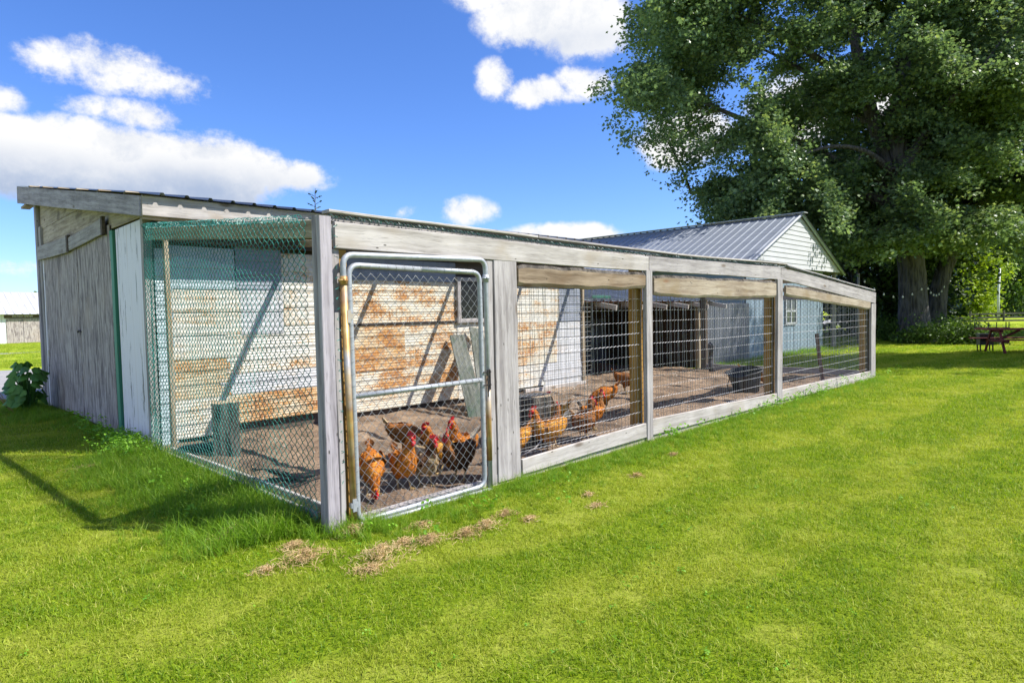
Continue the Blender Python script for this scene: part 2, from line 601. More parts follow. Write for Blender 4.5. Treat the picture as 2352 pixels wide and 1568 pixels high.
class MB:
    """collects verts and faces of ONE mesh"""
    def __init__(self):
        self.v, self.f, self.t = [], [], []

    def add(self, verts, faces, tint=None):
        k = len(self.v)
        self.v.extend([tuple(p) for p in verts])
        self.f.extend([tuple(i + k for i in q) for q in faces])
        self.t.extend([tint if tint is not None else .5] * len(verts))

    def box(self, x0, x1, y0, y1, z0, z1):
        self.add([(x0, y0, z0), (x1, y0, z0), (x1, y1, z0), (x0, y1, z0), (x0, y0, z1), (x1, y0, z1), (x1, y1, z1), (x0, y1, z1)],
                 [(0, 3, 2, 1), (4, 5, 6, 7), (0, 1, 5, 4), (1, 2, 6, 5), (2, 3, 7, 6), (3, 0, 4, 7)])

    def bar(self, a, b, w, t, up=(0, 0, 1)):
        a, b, up = Vector(a), Vector(b), Vector(up)
        x = (b - a).normalized()
        y = up.cross(x)
        y = y.normalized() if y.length > 1e-6 else Vector((0, 1, 0))
        z = x.cross(y)
        vs = []
        for p in (a, b):
            for sy, sz in ((-1, -1), (1, -1), (1, 1), (-1, 1)):
                vs.append(p + y * (sy * t / 2) + z * (sz * w / 2))
        self.add(vs, [(3, 2, 1, 0), (4, 5, 6, 7), (0, 1, 5, 4), (1, 2, 6, 5), (2, 3, 7, 6), (3, 0, 4, 7)])

    def tube(self, pts, r, n=6, cap=True, ref=None, tint=None):
        pts = [Vector(p) for p in pts]
        rs = r if hasattr(r, '__len__') else [r] * len(pts)
        vs, fs = [], []
        prev = Vector(ref) if ref is not None else None
        for i, p in enumerate(pts):
            d = (pts[min(i + 1, len(pts) - 1)] - pts[max(i - 1, 0)])
            d = d.normalized() if d.length > 1e-9 else Vector((0, 0, 1))
            if prev is None:
                prev = Vector((0, 0, 1)) if abs(d.z) < .9 else Vector((1, 0, 0))
            u = prev - d * prev.dot(d)
            u = u.normalized() if u.length > 1e-6 else d.orthogonal().normalized()
            w = d.cross(u)
            prev = u
            for k in range(n):
                a = 2 * math.pi * k / n
                vs.append(p + (u * math.cos(a) + w * math.sin(a)) * rs[i])
        for i in range(len(pts) - 1):
            for k in range(n):
                k2 = (k + 1) % n
                fs.append((i * n + k, i * n + k2, (i + 1) * n + k2, (i + 1) * n + k))
        if cap:
            fs.append(tuple(range(n - 1, -1, -1)))
            fs.append(tuple((len(pts) - 1) * n + k for k in range(n)))
        self.add(vs, fs, tint)

    def mesh(self, name, mats, smooth=False):
        me = bpy.data.meshes.new(name)
        me.from_pydata(self.v, [], self.f)
        for m in (mats if isinstance(mats, (list, tuple)) else [mats]):
            me.materials.append(MATS[m])
        if smooth:
            me.polygons.foreach_set('use_smooth', [True] * len(me.polygons))
        if any(t != .5 for t in self.t):
            a = me.attributes.new('tint', 'FLOAT', 'POINT')
            a.data.foreach_set('value', self.t)
        me.update()
        return me

    def build(self, name, mats, parent=None, smooth=False, matrix=None):
        return link(name, self.mesh(name, mats, smooth), parent, matrix)


def link(name, me, parent=None, matrix=None):
    o = bpy.data.objects.new(name, me)
    COL.objects.link(o)
    if parent is not None:
        o.parent = parent
        o.matrix_parent_inverse = world_of(parent).inverted()
    if matrix is not None:
        o.matrix_basis = matrix
    return o


def world_of(o):
    m = o.matrix_basis.copy()
    if o.parent is not None:
        m = world_of(o.parent) @ o.matrix_parent_inverse @ m
    return m


def tag(o, label=None, cat=None, group=None, kind=None):
    if label:
        o['label'] = label
    if cat:
        o['category'] = cat
    if group:
        o['group'] = group
    if kind:
        o['kind'] = kind
    return o


def thing(name, label, cat, loc=(0, 0, 0), group=None, rot=0.0):
    o = bpy.data.objects.new(name, None)
    o.empty_display_size = .2
    COL.objects.link(o)
    o.matrix_basis = Matrix.Translation(Vector(loc)) @ Matrix.Rotation(rot, 4, 'Z')
    return tag(o, label, cat, group)


def frame(a, b, nrm):
    """matrix with local x from a to b, local y about the face normal"""
    a, b = Vector(a), Vector(b)
    x = (b - a).normalized()
    y = Vector(nrm)
    y = (y - x * y.dot(x)).normalized()
    z = x.cross(y)
    m = Matrix((x, y, z)).transposed().to_4x4()
    m.translation = a
    return m, (b - a).length


def board(name, a, b, w, t, nrm, mat, parent, w2=None, segs=5, wob=.0055, bev=.005, cut0=0.0, cut1=0.0):
    """a sawn board from a to b (centre line), width w (w2 at the far end), thickness t, slightly crooked, with eased edges"""
    m, L = frame(a, b, nrm)
    w2 = w if w2 is None else w2
    mb = MB()
    vs, fs = [], []
    n = segs + 1
    ph = rng.uniform(0, 9)
    for i in range(n):
        u = i / (n - 1)
        ww = (w + (w2 - w) * u) / 2
        tt = t / 2
        oz = wob * math.sin(ph + u * 5) if 0 < i < n - 1 else 0
        oy = wob * .6 * math.cos(ph * 2 + u * 4) if 0 < i < n - 1 else 0
        e0 = rng.uniform(-.5, .5) * wob
        sec = [(-tt + bev, -ww), (tt - bev, -ww), (tt, -ww + bev), (tt, ww - bev), (tt - bev, ww), (-tt + bev, ww), (-tt, ww - bev), (-tt, -ww + bev)]
        for (y, z) in sec:
            xx = u * L + (cut0 * (z / ww) if i == 0 else 0) + (cut1 * (z / ww) if i == n - 1 else 0)
            vs.append((xx, y + oy, z + oz + e0 * (1 if z > 0 else .3)))
    for i in range(n - 1):
        for k in range(8):
            k2 = (k + 1) % 8
            fs.append((i * 8 + k, (i + 1) * 8 + k, (i + 1) * 8 + k2, i * 8 + k2))
    fs.append(tuple(range(8)))
    fs.append(tuple((n - 1) * 8 + k for k in range(7, -1, -1)))
    mb.add(vs, fs)
    return mb.build(name, mat, parent, False, m)


def slab(name, a, b, w, t, mat, parent, w2=None, segs=26, amp=.015, nrm=(0, -1, 0)):
    """a live-edged slab: long edges run uneven, ends worn round"""
    m, L = frame(a, b, nrm)
    w2 = w if w2 is None else w2
    vs, fs = [], []
    p = rng.uniform(0, 20)
    for i in range(segs + 1):
        u = i / segs
        ww = (w + (w2 - w) * u) / 2
        e = 1.0
        if i == 0 or i == segs:
            e = .86
        elif i == 1 or i == segs - 1:
            e = .97
        up = ww * e + amp * (1.6 * mnoise.noise(Vector((p + u * L * 1.1, 0, 0))) + .9 * mnoise.noise(Vector((p + u * L * 3.3, 5, 0))))
        dn = -ww * e + amp * (1.6 * mnoise.noise(Vector((p + u * L * .9, 9, 0))) + 1.1 * mnoise.noise(Vector((p + u * L * 3.7, 13, 0))))
        tt = t / 2
        fr = .015
        for (y, z) in [(-tt * .5, dn), (tt - fr, dn + .004), (tt, dn + fr * 2.2), (tt, up - fr * 2.2), (tt - fr, up - .004), (-tt, up), (-tt, dn + .02)]:
            vs.append((u * L, y, z))
    k7 = 7
    for i in range(segs):
        for k in range(k7):
            k2 = (k + 1) % k7
            fs.append((i * k7 + k, (i + 1) * k7 + k, (i + 1) * k7 + k2, i * k7 + k2))
    fs.append(tuple(range(k7)))
    fs.append(tuple(segs * k7 + k for k in range(k7 - 1, -1, -1)))
    mb = MB()
    mb.add(vs, fs)
    me = mb.mesh(name, [mat, 'bark_log'])
    for pi, p in enumerate(me.polygons):
        if pi < segs * k7 and pi % k7 in (0, 1):
            p.material_index = 1
    return link(name, me, parent, m)


def round_path(pts, r, n=6):
    """polyline with its inner corners rounded"""
    pts = [Vector(p) for p in pts]
    out = [pts[0]]
    for i in range(1, len(pts) - 1):
        p, a, b = pts[i], pts[i - 1], pts[i + 1]
        da, db = (a - p).normalized(), (b - p).normalized()
        rr = min(r, (a - p).length * .5, (b - p).length * .5)
        s, e = p + da * rr, p + db * rr
        for k in range(n + 1):
            u = k / n
            out.append(s * (1 - u) ** 2 + p * 2 * u * (1 - u) + e * u * u)
    out.append(pts[-1])
    return out


def chainlink(O, U, V, wd, ht, pu, pv, r, sides=4, curl=0.0, ht2=None, jitter=0.0, bulge=0.0, curve=0, shear=0.0, seed=1, low=None):
    """woven diamond wire: upright zigzag wires hooked into each other"""
    O, U, V = Vector(O), Vector(U).normalized(), Vector(V).normalized()
    N = U.cross(V).normalized()
    ht2 = ht if ht2 is None else ht2
    mb = MB()
    nw = int(wd / pu)
    rr = random.Random(seed)
    a1, a2, a3 = rr.uniform(0, 6), rr.uniform(0, 6), rr.uniform(0, 6)

    def warp(u, v):
        du = jitter * (math.sin(u * 3.1 + v * 1.7 + a1) + .7 * math.sin(u * 7.3 - v * 3.1 + a2) + .5 * math.sin(v * 9 + u * 2 + a3))
        dv = jitter * (math.sin(v * 2.7 + u * 2.1 + a2) + .6 * math.sin(u * 5.9 + v * 4 + a3)) - curl * math.sin(math.pi * min(1, max(0, u / wd))) * (v / max(ht, .01)) ** 2
        dn = bulge * math.sin(math.pi * u / wd * 2.0 + a1) * math.sin(math.pi * v / ht)
        return du, dv, dn
    sp = pu / 2
    nw = int(wd / sp)
    for i in range(nw):
        top = ht + (ht2 - ht) * (i / max(1, nw - 1))
        nk = int(top / (pv / 2))
        pts = []
        for k in range(nk + 1):
            side = (k + i) % 2
            u = (i + .5 + (.53 if side else -.53)) * sp
            v = k * pv / 2
            du, dv, dn = warp(u, v)
            n = r * (1.0 if (side ^ (i % 2)) else -1.0)
            P = O + U * (min(max(u + du, 0), wd) + shear * v) + V * (v + dv) + N * (n + dn)
            if curve and pts:
                q = pts[-1]
                lo = k % 2
                pts.append(q.lerp(P, .5) + (U * (sp * .11 * (1 if side else -1) * (1 if lo else -1)) - V * (pv * .06)))
            pts.append(P)
        if len(pts) > 1:
            mb.tube(pts, r, sides, cap=False, ref=N)
    return mb


def weld(O, U, V, wd, ht, pu, pv, r, sides=3, wave=.006, top=None, bot=None, seed=3, jitter=.0075):
    """welded wire: straight uprights and crimped cross wires"""
    O, U, V = Vector(O), Vector(U).normalized(), Vector(V).normalized()
    N = U.cross(V)
    mb = MB()
    rr = random.Random(seed)
    nu, nv = int(wd / pu), int(ht / pv)
    for i in range(nu + 1):
        u = min(wd, i * pu + rr.uniform(-jitter, jitter))
        h = top(u) if top else ht
        l = bot(u) if bot else 0
        lean = rr.uniform(-jitter, jitter) * 2
        mb.tube([O + U * (u + lean * k) + V * (l + (h - l) * k / 3) + N * (.002 * math.sin(i * 1.7 + k * 2)) for k in range(4)], r, sides, cap=False, ref=N)
    for j in range(nv + 1):
        v = j * pv
        pts = []
        n = nu * 4
        sag = rr.uniform(0, .014)
        for k in range(n + 1):
            u = wd * k / n
            if top and v > top(u) + .01:
                continue
            if bot and v < bot(u) - .02:
                continue
            pts.append(O + U * u + V * (v + wave * math.sin(k * math.pi / 2 + j) - sag * math.sin(math.pi * u / wd)) + N * (.003 + wave * .4 * math.cos(k * math.pi / 2)))
        if len(pts) > 2:
            mb.tube(pts, r, sides, cap=False, ref=N)
    return mb


def scatter(name, variants, pts, rots, scls, var, mat, parent=None):
    """one object: its mesh holds a few small tufts and loose points; geometry nodes set a tuft on every point"""
    V, F, T, K = [], [], [], []
    for vi, mb in enumerate(variants):
        k = len(V)
        V.extend(mb.v)
        F.extend([tuple(i + k for i in q) for q in mb.f])
        T.extend(mb.t)
        K.extend([vi] * len(mb.v))
    nv, npt = len(V), len(pts)
    me = bpy.data.meshes.new(name)
    me.from_pydata(V + [tuple(p) for p in pts], [], F)
    me.materials.append(MATS[mat])

    def attr(nm, typ, data, field='value'):
        a = me.attributes.new(nm, typ, 'POINT')
        a.data.foreach_set(field, np.asarray(data, dtype=np.float32 if typ != 'INT' else np.int32).ravel())
    attr('tint', 'FLOAT', T + [.5] * npt)
    attr('seed_point', 'FLOAT', [0.0] * nv + [1.0] * npt)
    attr('tuft', 'INT', K + list(var))
    attr('turn', 'FLOAT_VECTOR', np.vstack([np.zeros((nv, 3)), np.asarray(rots).reshape(npt, 3)]), 'vector')
    attr('size', 'FLOAT', [1.0] * nv + list(scls))
    o = link(name, me, parent)
    ng = bpy.data.node_groups.new(name, 'GeometryNodeTree')
    ng.interface.new_socket('Geometry', in_out='INPUT', socket_type='NodeSocketGeometry')
    ng.interface.new_socket('Geometry', in_out='OUTPUT', socket_type='NodeSocketGeometry')
    n, l = ng.nodes, ng.links
    gi, go = n.new('NodeGroupInput'), n.new('NodeGroupOutput')

    def named(nm, typ):
        a = n.new('GeometryNodeInputNamedAttribute')
        a.data_type = typ
        a.inputs['Name'].default_value = nm
        return a.outputs['Attribute']
    sp = n.new('GeometryNodeSeparateGeometry')
    l.new(gi.outputs[0], sp.inputs[0])
    cmp_ = n.new('FunctionNodeCompare')
    cmp_.data_type = 'FLOAT'
    cmp_.operation = 'GREATER_THAN'
    l.new(named('seed_point', 'FLOAT'), cmp_.inputs[0])
    cmp_.inputs[1].default_value = .5
    l.new(cmp_.outputs[0], sp.inputs['Selection'])
    inst = n.new('GeometryNodeInstanceOnPoints')
    l.new(sp.outputs['Selection'], inst.inputs['Points'])
    join = n.new('GeometryNodeJoinGeometry')
    for vi in range(len(variants)):
        s2 = n.new('GeometryNodeSeparateGeometry')
        l.new(sp.outputs['Inverted'], s2.inputs[0])
        c2 = n.new('FunctionNodeCompare')
        c2.data_type = 'INT'
        c2.operation = 'EQUAL'
        l.new(named('tuft', 'INT'), c2.inputs[2])
        c2.inputs[3].default_value = vi
        l.new(c2.outputs[0], s2.inputs['Selection'])
        g2 = n.new('GeometryNodeGeometryToInstance')
        l.new(s2.outputs['Selection'], g2.inputs[0])
        l.new(g2.outputs[0], join.inputs[0])
    l.new(join.outputs[0], inst.inputs['Instance'])
    inst.inputs['Pick Instance'].default_value = True
    l.new(named('tuft', 'INT'), inst.inputs['Instance Index'])
    l.new(named('turn', 'FLOAT_VECTOR'), inst.inputs['Rotation'])
    l.new(named('size', 'FLOAT'), inst.inputs['Scale'])
    l.new(inst.outputs[0], go.inputs[0])
    md = o.modifiers.new('scatter', 'NODES')
    md.node_group = ng
    return o


# ------------------------------------------------------------------ ground
def build_ground():
    mb = MB()
    s = 500
    n = 20
    vs = [(-s + 2 * s * i / n, -s + 2 * s * j / n, 0) for j in range(n + 1) for i in range(n + 1)]
    fs = [(j * (n + 1) + i, j * (n + 1) + i + 1, (j + 1) * (n + 1) + i + 1, (j + 1) * (n + 1) + i) for j in range(n) for i in range(n)]
    mb.add(vs, fs)
    tag(mb.build('lawn', 'lawn_soil'), kind='structure')
    # gravel lane behind the shed, and a thin far track
    for nm, pts in (('driveway', [(-60, 12.6, 22.8), (-20, 12.2, 22.2), (0, 11.9, 21.6), (20, 12.4, 22.2), (80, 13, 23)]),
                    ('gravel_track', [(-60, 35.5, 36.6), (-10, 35.0, 36.0), (4, 35.2, 36.4), (12, 36.0, 36.8), (60, 37.5, 38.5)])):
        mb = MB()
        xs = [p[0] for p in pts]
        vs, fs = [], []
        N = 90
        for i in range(N + 1):
            x = xs[0] + (xs[-1] - xs[0]) * i / N
            for j in range(len(pts) - 1):
                if pts[j][0] <= x <= pts[j + 1][0]:
                    u = (x - pts[j][0]) / (pts[j + 1][0] - pts[j][0])
                    a = pts[j][1] * (1 - u) + pts[j + 1][1] * u
                    b = pts[j][2] * (1 - u) + pts[j + 1][2] * u
            w = .18 if nm == 'driveway' else .12
            vs += [(x, a + rng.uniform(-w, w), .006), (x, b + rng.uniform(-w, w) * 2, .006)]
        for i in range(N):
            fs.append((2 * i, 2 * i + 2, 2 * i + 3, 2 * i + 1))
        mb.add(vs, fs)
        tag(mb.build(nm, 'gravel'), kind='structure')
    # bare scratched earth inside the run
    mb = MB()
    x0, x1, y0, y1 = .06, 12.55, .06, 7.0
    nx, ny = 240, 134
    vs, fs = [], []
    for j in range(ny + 1):
        for i in range(nx + 1):
            x = x0 + (x1 - x0) * i / nx
            y = y0 + (y1 - y0) * j / ny
            h = .045 + .035 * mnoise.noise(Vector((x * .9, y * .9, 0))) + .04 * mnoise.noise(Vector((x * 2.6, y * 2.6, 3))) + .022 * mnoise.noise(Vector((x * 7, y * 7, 7)))
            e = min(x - x0, y - y0, x1 - x, 1.0)
            h = max(.012, h * min(1, e / .25 + .3))
            if x > 8.2 and y < 3.6:
                h += .03 * max(0, mnoise.noise(Vector((x * 1.3, y * 1.9, 11))))
            vs.append((x, y, h))
    for j in range(ny):
        for i in range(nx):
            a = j * (nx + 1) + i
            fs.append((a, a + 1, a + nx + 2, a + nx + 1))
    mb.add(vs, fs)
    tag(mb.build('dirt_floor', 'run_dirt', smooth=True), kind='structure')


build_ground()


def dirt_z(x, y):
    h = .045 + .035 * mnoise.noise(Vector((x * .9, y * .9, 0))) + .04 * mnoise.noise(Vector((x * 2.6, y * 2.6, 3))) + .022 * mnoise.noise(Vector((x * 7, y * 7, 7)))
    e = min(x - .06, y - .06, 12.55 - x, 1.0)
    return max(.012, h * min(1, e / .25 + .3))


# ------------------------------------------------------------------ the chicken run
FN = (0, -1, 0)


def build_run():
    run = thing('chicken_run', 'long weathered timber chicken run with wire sides, green net and a pipe gate', 'chicken run', (0, 0, 0))
    # corner post: two planks nailed into an L
    tag(board('corner_post', (-.027, .001, 0), (-.027, .001, 2.19), .06, .036, (-1, 0, 0), 'wood_purple', run, wob=.003))
    board('corner_post', (.002, -.053, 0), (.002, -.053, 2.185), .094, .045, FN, 'wood_purple', run, wob=.003)
    board('short_plank', (.083, -.045, .03), (.079, -.045, 1.53), .045, .03, FN, 'wood_grey', run)
    board('inner_post', (.10, .0, 0), (.10, .0, 1.97), .06, .04, FN, 'wood_grey', run)
    board('gate_post', (.155, .045, 0), (.155, .045, 1.97), .10, .09, FN, 'wood_treated', run)
    # boards beside the gate
    board('upright_board', (1.565, -.02, .02), (1.56, -.02, 1.955), .085, .03, FN, 'wood_grey', run)
    board('upright_board', (1.758, -.028, .025), (1.752, -.028, 1.96), .285, .03, FN, 'wood_grey', run)
    # top beam, three lengths; the last one drops
    board('top_beam', (.09, -.03, 2.065), (4.035, -.03, 2.03), .185, .036, FN, 'wood_pale', run, w2=.165, segs=4)
    board('top_beam', (4.045, -.03, 2.03), (7.755, -.03, 2.035), .165, .036, FN, 'wood_grey', run, w2=.185, segs=4)
    board('top_beam', (7.765, -.03, 2.035), (12.72, -.03, 1.675), .185, .036, FN, 'wood_grey', run, w2=.23, segs=4)
    board('top_plate', (.07, .06, 2.175), (4.03, .06, 2.125), .03, .12, FN, 'wood_grey', run)
    board('top_plate', (4.05, .06, 2.125), (7.75, .06, 2.14), .03, .12, FN, 'wood_grey', run)
    # cap strips over the net's edge
    for (xa, za, xb, zb, mt) in ((.06, 2.232, 2.2, 2.205, 'wood_pale'), (2.21, 2.204, 4.7, 2.176, 'wood_grey'), (4.71, 2.175, 8.05, 2.196, 'wood_pale')):
        board('cap_strip', (xa, .02, za), (xb, .02, zb), .022, .10, FN, mt, run, wob=.003)
    for (xa, za, xb, zb) in ((8.06, 2.178, 10.1, 2.028), (10.12, 2.026, 12.75, 1.838)):
        board('cap_strip', (xa, .02, za), (xb, .02, zb), .022, .10, FN, 'wood_grey', run, wob=.003)
    # live-edge slabs over the wire
    slab('slab_board', (1.905, -.035, 1.838), (3.985, -.035, 1.838), .205, .034, 'wood_slab', run)
    slab('slab_board', (4.14, -.035, 1.785), (7.57, -.035, 1.785), .265, .034, 'wood_slab_pale', run)
    slab('slab_board', (7.96, -.03, 1.785), (12.36, -.03, 1.53), .19, .034, 'wood_slab_pale', run, w2=.20, amp=.006)
    # posts
    board('post', (4.02, -.035, .03), (4.025, -.035, 1.955), .125, .05, FN, 'wood_grey', run)
    board('post', (7.695, -.035, .0), (7.70, -.035, 1.945), .19, .05, FN, 'wood_grey', run)
    board('post', (12.535, -.035, .0), (12.54, -.035, 1.56), .30, .05, FN, 'wood_grey', run)
    board('brace_post', (3.985, .10, .02), (3.985, .10, 1.97), .14, .10, FN, 'wood_treated', run)
    board('brace_post', (7.68, .10, .02), (7.68, .10, 1.95), .20, .10, FN, 'wood_treated', run)
    board('brace_post', (12.46, .10, .02), (12.46, .10, 1.62), .34, .10, FN, 'wood_treated', run)
    # boards along the foot
    board('foot_board', (1.915, -.035, .105), (3.95, -.035, .15), .14, .034, FN, 'wood_pale', run, w2=.16, segs=4)
    board('foot_board', (4.09, -.035, .165), (7.59, -.035, .118), .185, .034, FN, 'wood_pale', run, w2=.15, segs=4)
    board('foot_board', (7.80, -.035, .14), (12.38, -.035, .07), .17, .034, FN, 'wood_pale', run, w2=.19, segs=4)
    for xa, xb in ((1.56, 4.1), (4.11, 7.7), (7.71, 11.6)):
        board('skirt_board', (xa, -.015, .03), (xb, -.015, .03), .13, .03, FN, 'wood_pale', run)
    board('threshold_board', (.2, .02, .02), (1.53, .02, .02), .07, .05, FN, 'wood_grey', run)
    # welded wire panels
    weld((1.90, .012, .10), (1, 0, 0), (0, 0, 1), 2.10, 1.66, .066, .128, .0021, wave=.004).build('wire_panel', 'wire_galvanised', run)
    weld((1.90, .03, .10), (1, 0, 0), (0, 0, 1), 1.15, 1.66, .045, .05, .0013, wave=.0, seed=8).build('wire_panel', 'wire_fine', run)
    weld((4.06, .012, .10), (1, 0, 0), (0, 0, 1), 3.6, 1.62, .062, .128, .0022, wave=.004, seed=4).build('wire_panel', 'wire_galvanised', run)
    weld((7.76, .012, .08), (1, 0, 0), (0, 0, 1), 4.75, 1.68, .07, .128, .0025, wave=.003, seed=5,
         top=lambda u: 1.66 - u * .053).build('wire_panel', 'wire_galvanised', run)
    # fixed pipe surround of the gate
    g = MB()
    y = -.075
    g.tube(round_path([(.155, y, -.01), (.125, y, 1.93), (1.478, y, 1.955), (1.484, y, -.01)], .085), .0215, 10)
    sur = g.build('gate_surround', 'pipe_galvanised', run, True)
    g = MB()
    g.tube([(.155, y, .02), (.128, y, 1.74)], .0232, 10)
    g.build('stained_sleeve', 'pipe_stained', sur, True)
    g = MB()
    g.tube([(1.483, y, .25), (1.481, y, .98)], .0232, 10)
    g.build('stained_sleeve', 'pipe_stained', sur, True)
    g = MB()
    g.tube([(.155, y - .004, .002), (1.487, y - .004, -.006)], .0235, 10)
    g.build('sill_pipe', 'pipe_galvanised', sur, True)
    for (x, z, mt) in ((.128, 1.75, 'pipe_stained'), (1.479, 1.80, 'pipe_galvanised')):
        g = MB()
        g.tube([(x, y, z - .03), (x, y, z + .03)], .027, 10)
        g.tube([(x - .045, y - .01, z), (x + .02, y - .02, z)], .010, 6)
        g.tube([(x - .01, y - .028, z), (x - .01, y - .042, z)], .013, 6)
        g.build('clamp', mt, sur, True)
    # the gate itself
    gate = MB()
    y = -.07
    loop = round_path([(.80, y, 1.852), (1.412, y, 1.848), (1.425, y, .042), (.19, y, .034), (.172, y, 1.862), (.80, y, 1.852)], .085)
    gate.tube(loop, .0205, 10)
    gt = gate.build('gate', 'pipe_galvanised', run, True)
    tag(gt, 'galvanised pipe gate filled with diamond wire')
    g = MB()
    g.tube([(.19, y, .935), (1.412, y, .945)], .0195, 10)
    g.build('crossbar', 'pipe_galvanised', gt, True)
    g = MB()
    g.tube([(.212, y, .034), (.212, y, -.01)], .0205, 10)
    g.build('stub', 'pipe_galvanised', gt, True)
    cl = chainlink((.185, y, .044), (1, 0, 0), (0, 0, 1), 1.235, 1.80, .080, .084, .0026, 4, curl=.0, jitter=.007, bulge=.012, seed=5)
    # tie wires wound round the pipes
    for (a, b, n) in (((.19, y, .935), (1.412, y, .945), 17), ((.23, y, 1.856), (1.37, y, 1.85), 15), ((.19, y, .034), (1.41, y, .042), 13), ((.187, y, .2), (.174, y, 1.75), 18), ((1.424, y, .2), (1.414, y, 1.75), 22)):
        a, b = Vector(a), Vector(b)
        ax = (b - a).normalized()
        u = Vector((0, -1, 0))
        w = ax.cross(u)
        for i in range(n):
            c = a.lerp(b, (i + .5) / n)
            pts = [c + ax * (.012 * (k / 4 - 1)) + (u * math.cos(k * .8 - 1.6) + w * math.sin(k * .8 - 1.6)) * .0225 for k in range(9)]
            cl.tube(pts, .0018, 3, cap=False)
    cl.build('diamond_wire', 'wire_galvanised', gt, True)
    for z in (1.50, .17):
        g = MB()
        g.box(.136, .166, y - .03, y + .01, z - .045, z + .045)
        g.box(.125, .180, y - .027, y + .005, z - .018, z + .018)
        g.build('hinge', 'pipe_stained' if z > 1 else 'pipe_galvanised', gt)
    g = MB()
    for zz in (.90, 1.01):
        g.tube([(1.41, y - .03, zz), (1.495, y - .03, zz)], .006, 6)
    g.tube(round_path([(1.455, y - .035, .80), (1.455, y - .035, 1.03), (1.48, y - .035, 1.03), (1.48, y - .035, .86)], .01, 3), .006, 6)
    g.build('latch', 'iron_dark', gt)
    # left side: foot board, rail, posts, green net
    SN = (-1, 0, 0)
    board('foot_board', (-.02, 3.72, .05), (-.02, .12, .065), .10, .035, SN, 'wood_grey', run, segs=4)
    board('foot_board', (.11, 3.6, .06), (.11, .14, .085), .07, .035, SN, 'wood_pale', run)
    board('side_rail', (.03, .11, 2.115), (.03, 3.80, 2.455), .13, .04, SN, 'wood_tan', run, segs=4)
    board('side_post', (.16, 3.70, .0), (.16, 3.70, 2.40), .06, .05, SN, 'wood_tan', run)
    chainlink((-.054, 3.70, .075), (0, -1, 0), (0, 0, 1), 3.66, 2.46, .080, .064, .0031, 4, ht2=2.115, jitter=.010, bulge=.035, curve=1, shear=.0, seed=11, curl=.0).build('green_net', 'wire_green', run, True)
    chainlink((-.055, 3.74, .075), (0, -1, 0), (0, 0, 1), .40, 2.46, .075, .06, .0026, 4, jitter=.012, bulge=.03, curve=1, seed=17).build('green_net', 'wire_green', run, True)
    # curled top edge of the green net
    g = MB()
    rr = random.Random(4)
    for i in range(95):
        u = i / 94
        c = Vector((-.06, 3.68 - 3.5 * u, 2.525 - .335 * u))
        a = rr.uniform(0, 6)
        r0 = rr.uniform(.018, .03)
        g.tube([c + Vector((math.cos(a + k) * r0, k * .004 + rr.uniform(-.006, .006), math.sin(a + k) * r0)) for k in range(7)], .0024, 3, cap=False)
    g.build('net_edge', 'wire_green', run)['kind'] = 'stuff'
    g = MB()
    for i in range(330):
        u = i / 329
        x = .09 + 12.5 * u
        z = 2.20 - .0145 * x if x < 4 else (2.142 + .0055 * (x - 4) if x < 8 else 2.165 - .0725 * (x - 8))
        c = Vector((x, -.03, z))
        a = rr.uniform(0, 6)
        g.tube([c + Vector((k * .010 - .03, math.cos(a + k) * .012, math.sin(a + k * 1.3) * .013 - .004)) for k in range(7)], .004, 3, cap=False)
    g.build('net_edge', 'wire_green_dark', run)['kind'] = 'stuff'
    # net tacked to the corner post
    g = MB()
    for i in range(26):
        z = .35 + i * .071
        c = Vector((.06, -.088, z))
        a = rr.uniform(0, 6)
        g.tube([c + Vector((math.cos(a + k) * .012 + .01, math.sin(a * 2 + k) * .008, k * .004 - .01)) for k in range(5)], .0026, 3, cap=False)
    g.build('net_edge', 'wire_green', run)['kind'] = 'stuff'
    # rafters and the net lid
    for i, (x, x2, w) in enumerate(((1.75, 1.8, .05), (3.2, 3.3, .045), (4.7, 4.75, .04), (6.3, 6.4, .04), (7.7, 7.75, .06), (9.6, 9.6, .05), (11.2, 11.2, .05))):
        z0 = 2.13 if x < 8 else 2.1 - .0725 * (x - 8)
        z1 = 2.46 if x < 8 else z0 + .05
        board('rafter', (x, .05, z0), (x2, 3.75, z1), .085, w, (1, 0, 0), 'wood_tan', run)
    lid = MB()
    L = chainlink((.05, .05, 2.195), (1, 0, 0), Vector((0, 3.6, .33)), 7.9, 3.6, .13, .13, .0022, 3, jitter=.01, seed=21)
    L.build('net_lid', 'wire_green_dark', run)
    # end wall
    EN = (1, 0, 0)
    board('foot_board', (12.62, .15, .06), (12.12, 3.5, .10), .18, .035, EN, 'wood_grey', run)
    board('end_rail', (12.62, .12, 1.70), (12.12, 3.5, 1.78), .10, .04, EN, 'wood_grey', run)
    board('end_post', (12.12, 3.55, 0), (12.12, 3.55, 1.85), .13, .13, EN, 'wood_dark', run)
    board('end_post', (12.30, 3.62, 0), (12.30, 3.62, 1.80), .05, .05, EN, 'wood_pale', run)
    d = Vector((-.5, 3.35, 0))
    chainlink((12.60, .16, .12), d, (0, 0, 1), d.length, 1.6, .085, .09, .0028, 3, jitter=.004, seed=31).build('end_wire', 'wire_chain_dark', run)


build_run()


